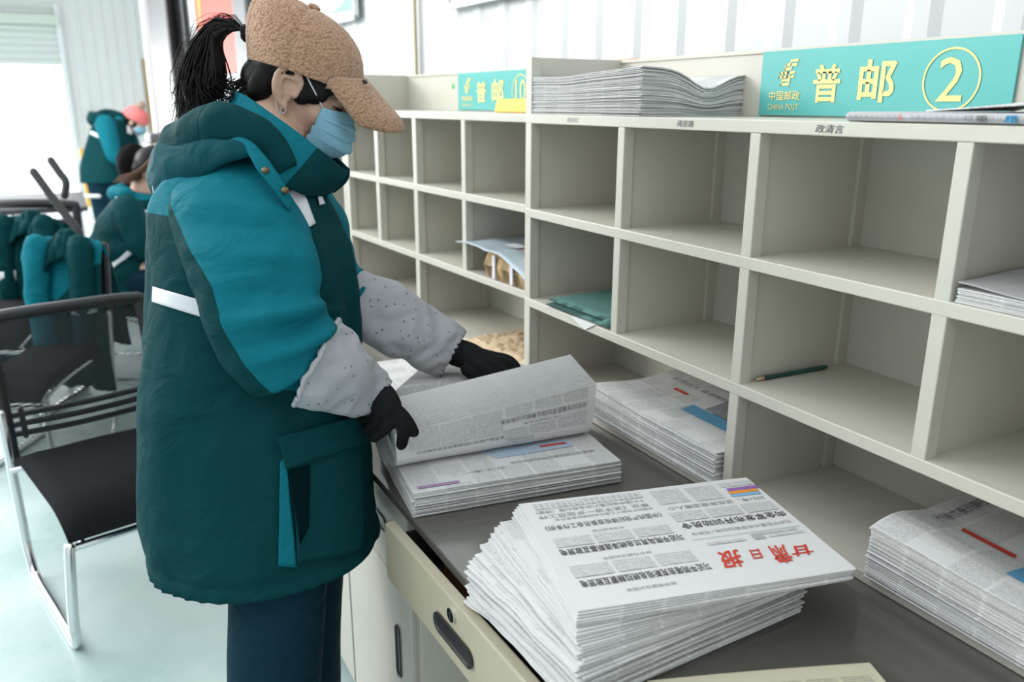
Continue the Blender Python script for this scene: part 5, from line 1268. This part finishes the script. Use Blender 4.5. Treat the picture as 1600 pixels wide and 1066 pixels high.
o = bev(MB().box((-.10, -.06, 0), (.10, .06, .09)).build('box', mat('red_box_card', (.6, .05, .06), .5)), .004); o.location = (-9.36, .93, .861); tag(o, 'small red box on the far table', 'box')
# yellow guard rail by the door
m = MB(); YF = mat('yellow_safety_paint', (.85, .48, .04), .5); xg = -13.6
e = empty('guard_rail', (xg, .42, 0), 0, 'yellow guard rail standing by the right side of the open door', 'guard rail')
for y in (-.14, .22): raw('post', *tube([(0, y, 0), (0, y, .82)], .025, 10), YF, e, smooth=True)
for z in (.2, .80): raw('rail', *tube([(0, -.14, z), (0, .22, z)], .022, 10), YF, e, smooth=True)
o = bev(MB().box((-.01, -.04, -.06), (.02, .04, .06)).build('switch_box', mat('dark_switch_plastic', (.06, .06, .07), .5)), .004); o.location = (-14.955, .52, 1.28); tag(o, 'small dark switch box on the far wall beside the door', 'switch')
# ================================================================== PEOPLE FAR BACK
def simple_head(c, r, fwd, m_body):
    f = Vector(fwd).normalized(); l_ = Z_.cross(f).normalized(); u = f.cross(l_)
    ax = (f, l_, u); P = lambda a, b_, d_: c+f*a*r+l_*b_*r+u*d_*r
    return ax, P, [ellip(c, (r*.95, r*.76, r), ax), ellip(P(.3, 0, -.5), (r*.62, r*.6, r*.75), ax), ellip(P(.85, 0, -.32), (r*.16, r*.13, r*.28), ax), ellip(P(.62, 0, -1.02), (r*.3, r*.34, r*.24), ax), ellip(P(0, .78, -.3), (r*.2, r*.08, r*.3), ax), ellip(P(0, -.78, -.3), (r*.2, r*.08, r*.3), ax)]
def far_hand(w, tip):
    w, tip = Vector(w), Vector(tip); d = (tip-w).normalized(); s = d.cross(Z_).normalized(); o = [ellip(w+d*.045, (.045, .036, .018), (d, s, d.cross(s)))]
    for k, ln in ((-.026, .062), (-.009, .074), (.009, .070), (.026, .056)): o.append(tube(cr([w+d*.07+s*k, w+d*(.07+ln*.6)+s*k, w+d*(.07+ln)+s*k*.9-Z_*.018], 8), [.009, .009, .0085, .0085, .008, .0075, .007, .006], 8))
    o.append(tube(cr([w+d*.03+s*.03, w+d*.06+s*.05, w+d*.09+s*.052], 6), [.011, .0105, .01, .009, .008, .007], 8)); return o
# --- standing, pink hat
t1 = 8.2; p = pt(172, 300, t1); p.z = 0
B1 = empty('person', p, 0, 'person in a pink bobble hat and green jacket, standing bent over the far table', 'person')
hc = pt(213, 187, t1); ax, P, pcs = simple_head(hc, .112, R_*.8-Z_*.5, None)
pcs.append(tube([P(-.2, 0, -.4), pt(192, 196, t1)+Z_*-.08], [.055, .065], 14))
pcs.append(loft([(150, 190, 200, 200, t1, .14), (142, 230, 196, 232, t1, .15), (140, 285, 190, 285, t1, .15)], 12, 18)); 
for s in (-1, 1):
    a = pt(162, 285, t1)+D_*.09*s; f = Vector((a.x, a.y, .05))+R_*.05; pcs.append(tube(cr([a, a.lerp(f, .5)+R_*.01, f], 10), [.09, .085, .08, .075, .07, .062, .055, .05, .045, .04], 14))
    sh_ = pt(185, 205, t1)+D_*.16*s; el = pt(196, 238, t1)+D_*.18*s; wr = pt(222, 236, t1)+D_*.10*s; pcs.append(tube(cr([sh_, el, wr], 14), list(np.linspace(.055, .03, 14)), 12)); pcs += far_hand(wr, wr+R_*.1-Z_*.02)
union('body', pcs, .011, SKIN, B1, 3, .5)
V, F = loft([(130, 284, 200, 284, t1, .21), (129, 262, 204, 262, t1, .21), (136, 232, 208, 236, t1, .20), (143, 205, 206, 212, t1, .19), (152, 187, 202, 196, t1, .15), (166, 180, 198, 188, t1, .10)], 50, 48, 2.3, cap=False); V = displaced(V, F, lambda i, v: .012*noise.noise(v*5)); jk = raw('jacket', V, F, JACKET, B1, smooth=True, world=True); setattr_(jk, 'tone', [-1.]*len(V)); solid(jk, .01, -1)
bb = BVHTree.FromPolygons(V, F)
for s in (-1, 1):
    P_ = [pt(178, 194, t1)+D_*.17*s, pt(188, 222, t1)+D_*.21*s, pt(197, 244, t1)+D_*.2*s, pt(216, 238, t1)+D_*.12*s]; Vs, Fs = tube(cr(P_, 26), list(np.linspace(.10, .06, 26)), 20); raw('sleeve', displaced(Vs, Fs, lambda i, v: .010*noise.noise(v*9)), Fs, TEALM, jk, smooth=True, world=True)
patch('reflective_stripe', bb, [(144, 205), (166, 215), (164, 221), (142, 210)], REFL, jk, 10, 3, .012, .004)
patch('reflective_patch', bb, [(196, 198), (202, 200), (202, 211), (196, 209)], REFL, jk, 5, 3, .03, .004)
raw('hood', *tube(cr([pt(178, 190, t1)+D_*-.15, pt(158, 184, t1)+D_*-.12, pt(147, 188, t1), pt(158, 180, t1)+D_*.12, pt(180, 186, t1)+D_*.16], 24), .062, 16), DARKM, jk, smooth=True, world=True)
hp2 = [ellip(P(-.12, 0, .02), (.112*.95, .112*.84, .112*.9), ax)]; union('hair', [ellip(P(-.12, 0, -.12), (.104, .094, .105), ax)], .012, HAIRM, B1, 2, .5)
PINK = mat('pink_knit', (.78, .22, .22), .9, bump=.6, bscale=90)
V, F = ellip(P(-.12, 0, .32), (.118, .108, .092), ax); hat = raw('knit_hat', V, F, PINK, B1, smooth=True, world=True)
raw('hat_cuff', *tube([P(-.12, 0, .18)+ax[0]*.112*math.cos(a)+ax[1]*.103*math.sin(a) for a in np.linspace(0, 2*math.pi, 30)], .022, 10), PINK, hat, smooth=True, world=True)
V, F = ellip(P(-.22, 0, 1.30), (.048, .048, .048)); raw('bobble', displaced(V, F, lambda i, v: .008*noise.noise(v*60)), F, mat('brown_white_bobble', (.42, .33, .27), .95, var=.5, vscale=40), hat, smooth=True, world=True)
V, F = ellip(P(.58, 0, -.62), (.062, .070, .062), ax); raw('face_mask', V, F, MASKM, B1, smooth=True, world=True)
tp = []
for s in (-1, 1):
    a = pt(162, 282, t1)+D_*.09*s; f = Vector((a.x, a.y, .05))+R_*.02; tp.append(tube(cr([a, a.lerp(f, .5), f], 12), list(np.linspace(.118, .09, 12)), 16))
union('trousers', tp, .015, TROUS, B1, 2, .5)
raw('reflective_stripe', *(lambda c_: tube([c_+R_*-.06, c_+R_*.07], .02, 8))(pt(160, 303, t1)+D_*-.21), REFL, B1, smooth=True, world=True)
for s in (-1, 1):
    a = pt(162, 285, t1)+D_*.09*s; f = Vector((a.x, a.y, 0)); raw('shoe', *ellip(f+R_*.08+Z_*.05, (.14, .05, .048), (R_, D_, Z_)), SHOE, B1, smooth=True, world=True)
# --- seated, long hair
t2 = 4.6; p = pt(195, 440, t2); p.z = 0
B2 = empty('person', p, 0, 'seated person with long dark hair bending forward, green jacket with silver stripes', 'person')
hc = pt(243, 262, t2); ax, P, pcs = simple_head(hc, .110, R_*.75-Z_*.66, None)
pcs.append(tube([P(-.3, 0, -.4), pt(222, 302, t2)], [.055, .068], 14)); pcs.append(loft([(170, 440, 235, 440, t2, .15), (162, 385, 240, 400, t2, .15), (185, 330, 245, 345, t2, .15), (210, 300, 240, 315, t2, .11)], 16, 20))
for s in (-1, 1):
    a = pt(200, 432, t2)+D_*.10*s; k_ = pt(285, 425, t2)+D_*.11*s; f = Vector((k_.x, k_.y, .05)); pcs.append(tube(cr([a, k_, f], 16), list(np.linspace(.085, .045, 16)), 14))
    sh_ = pt(222, 325, t2)+D_*.17*s; el = pt(250, 378, t2)+D_*.19*s; wr = pt(290, 372, t2)+D_*.13*s; pcs.append(tube(cr([sh_, el, wr], 14), list(np.linspace(.055, .03, 14)), 12)); pcs += far_hand(wr, wr+R_*.1)
union('body', pcs, .010, SKIN, B2, 3, .5)
V, F = loft([(150, 436, 245, 462, t2, .22), (140, 405, 262, 425, t2, .22), (146, 370, 268, 385, t2, .215), (163, 335, 266, 345, t2, .205), (184, 306, 258, 318, t2, .18), (205, 290, 248, 302, t2, .12)], 60, 56, 2.25, cap=False)
V = displaced(V, F, lambda i, v: .012*noise.noise(v*7)+.007*math.sin(v.z*46+2*noise.noise(v*5))*max(0, min(1, (1.0-v.z)*4))); jk = raw('jacket', V, F, JACKET, B2, smooth=True, world=True); z2 = pt(200, 308, t2).z; setattr_(jk, 'tone', [v.z-z2 for v in V]); solid(jk, .01, -1)
bb = BVHTree.FromPolygons(V, F)
patch('reflective_stripe', bb, [(184, 310), (230, 331), (226, 340), (180, 317)], REFL, jk, 12, 4, .012, .004); patch('reflective_stripe', bb, [(200, 392), (207, 395), (179, 420), (172, 416)], REFL, jk, 4, 10, .012, .004)
for s in (-1, 1):
    P_ = [pt(222, 322, t2)+D_*.19*s, pt(240, 350, t2)+D_*.22*s, pt(254, 380, t2)+D_*.21*s, pt(285, 374, t2)+D_*.14*s]; Vs, Fs = tube(cr(P_, 26), list(np.linspace(.09, .06, 26)), 20); raw('sleeve', displaced(Vs, Fs, lambda i, v: .010*noise.noise(v*10)), Fs, DARKM, jk, smooth=True, world=True)
raw('hood', *tube(cr([pt(215, 300, t2)+D_*-.14, pt(192, 300, t2)+D_*-.08, pt(185, 302, t2), pt(196, 294, t2)+D_*.1, pt(220, 294, t2)+D_*.14], 24), .045, 16), TEALM, jk, smooth=True, world=True)
HB = mat('brown_tinted_hair', (.10, .035, .014), .5)
hr = union('hair', [ellip(P(-.12, 0, .05), (.112, .098, .112), ax), ellip(P(-.45, 0, -.35), (.06, .08, .08), ax)], .008, HAIRM, B2, 3, .5)
sm = MB(); R4 = random.Random(5)
for i in range(140):
    q = R4.uniform(-1, 1); s0 = P(-.2+.3*R4.random(), q*.85, .35+.3*R4.random()); P4 = [s0, s0.lerp(pt(222, 275, t2), .6)+D_*.09*q, pt(208+R4.uniform(-14, 20), 278+R4.uniform(-6, 8), t2)+D_*(.11*q-.05)]
    sm.tube(cr(P4, 8), [.006, .007, .007, .006, .005, .004, .003, .001], 5)
raw('hair_lengths', sm.V, sm.F, HB, hr, smooth=True, world=True)
V, F = ellip(pt(205, 262, t2)+D_*.05, (.10, .10, .13)); raw('fur_trim', displaced(V, F, lambda i, v: .02*noise.noise(v*16)+.008*noise.noise(v*50)), F, mat('black_fur', (.006, .0055, .006), .95, spec=.1), jk, smooth=True, world=True)
tp = []
for s in (-1, 1):
    a = pt(198, 440, t2)+D_*.10*s; k_ = pt(285, 430, t2)+D_*.11*s; f = Vector((k_.x, k_.y, .08)); tp.append(tube(cr([a, a.lerp(k_, .9), k_.lerp(f, .15), f], 18), list(np.linspace(.105, .08, 18)), 16))
union('trousers', tp, .012, TROUS, B2, 2, .5)
for s in (-1, 1):
    k_ = pt(285, 430, t2)+D_*.11*s; f = Vector((k_.x, k_.y, 0)); raw('shoe', *ellip(f+R_*.07+Z_*.05, (.14, .05, .048), (R_, D_, Z_)), SHOE, B2, smooth=True, world=True)
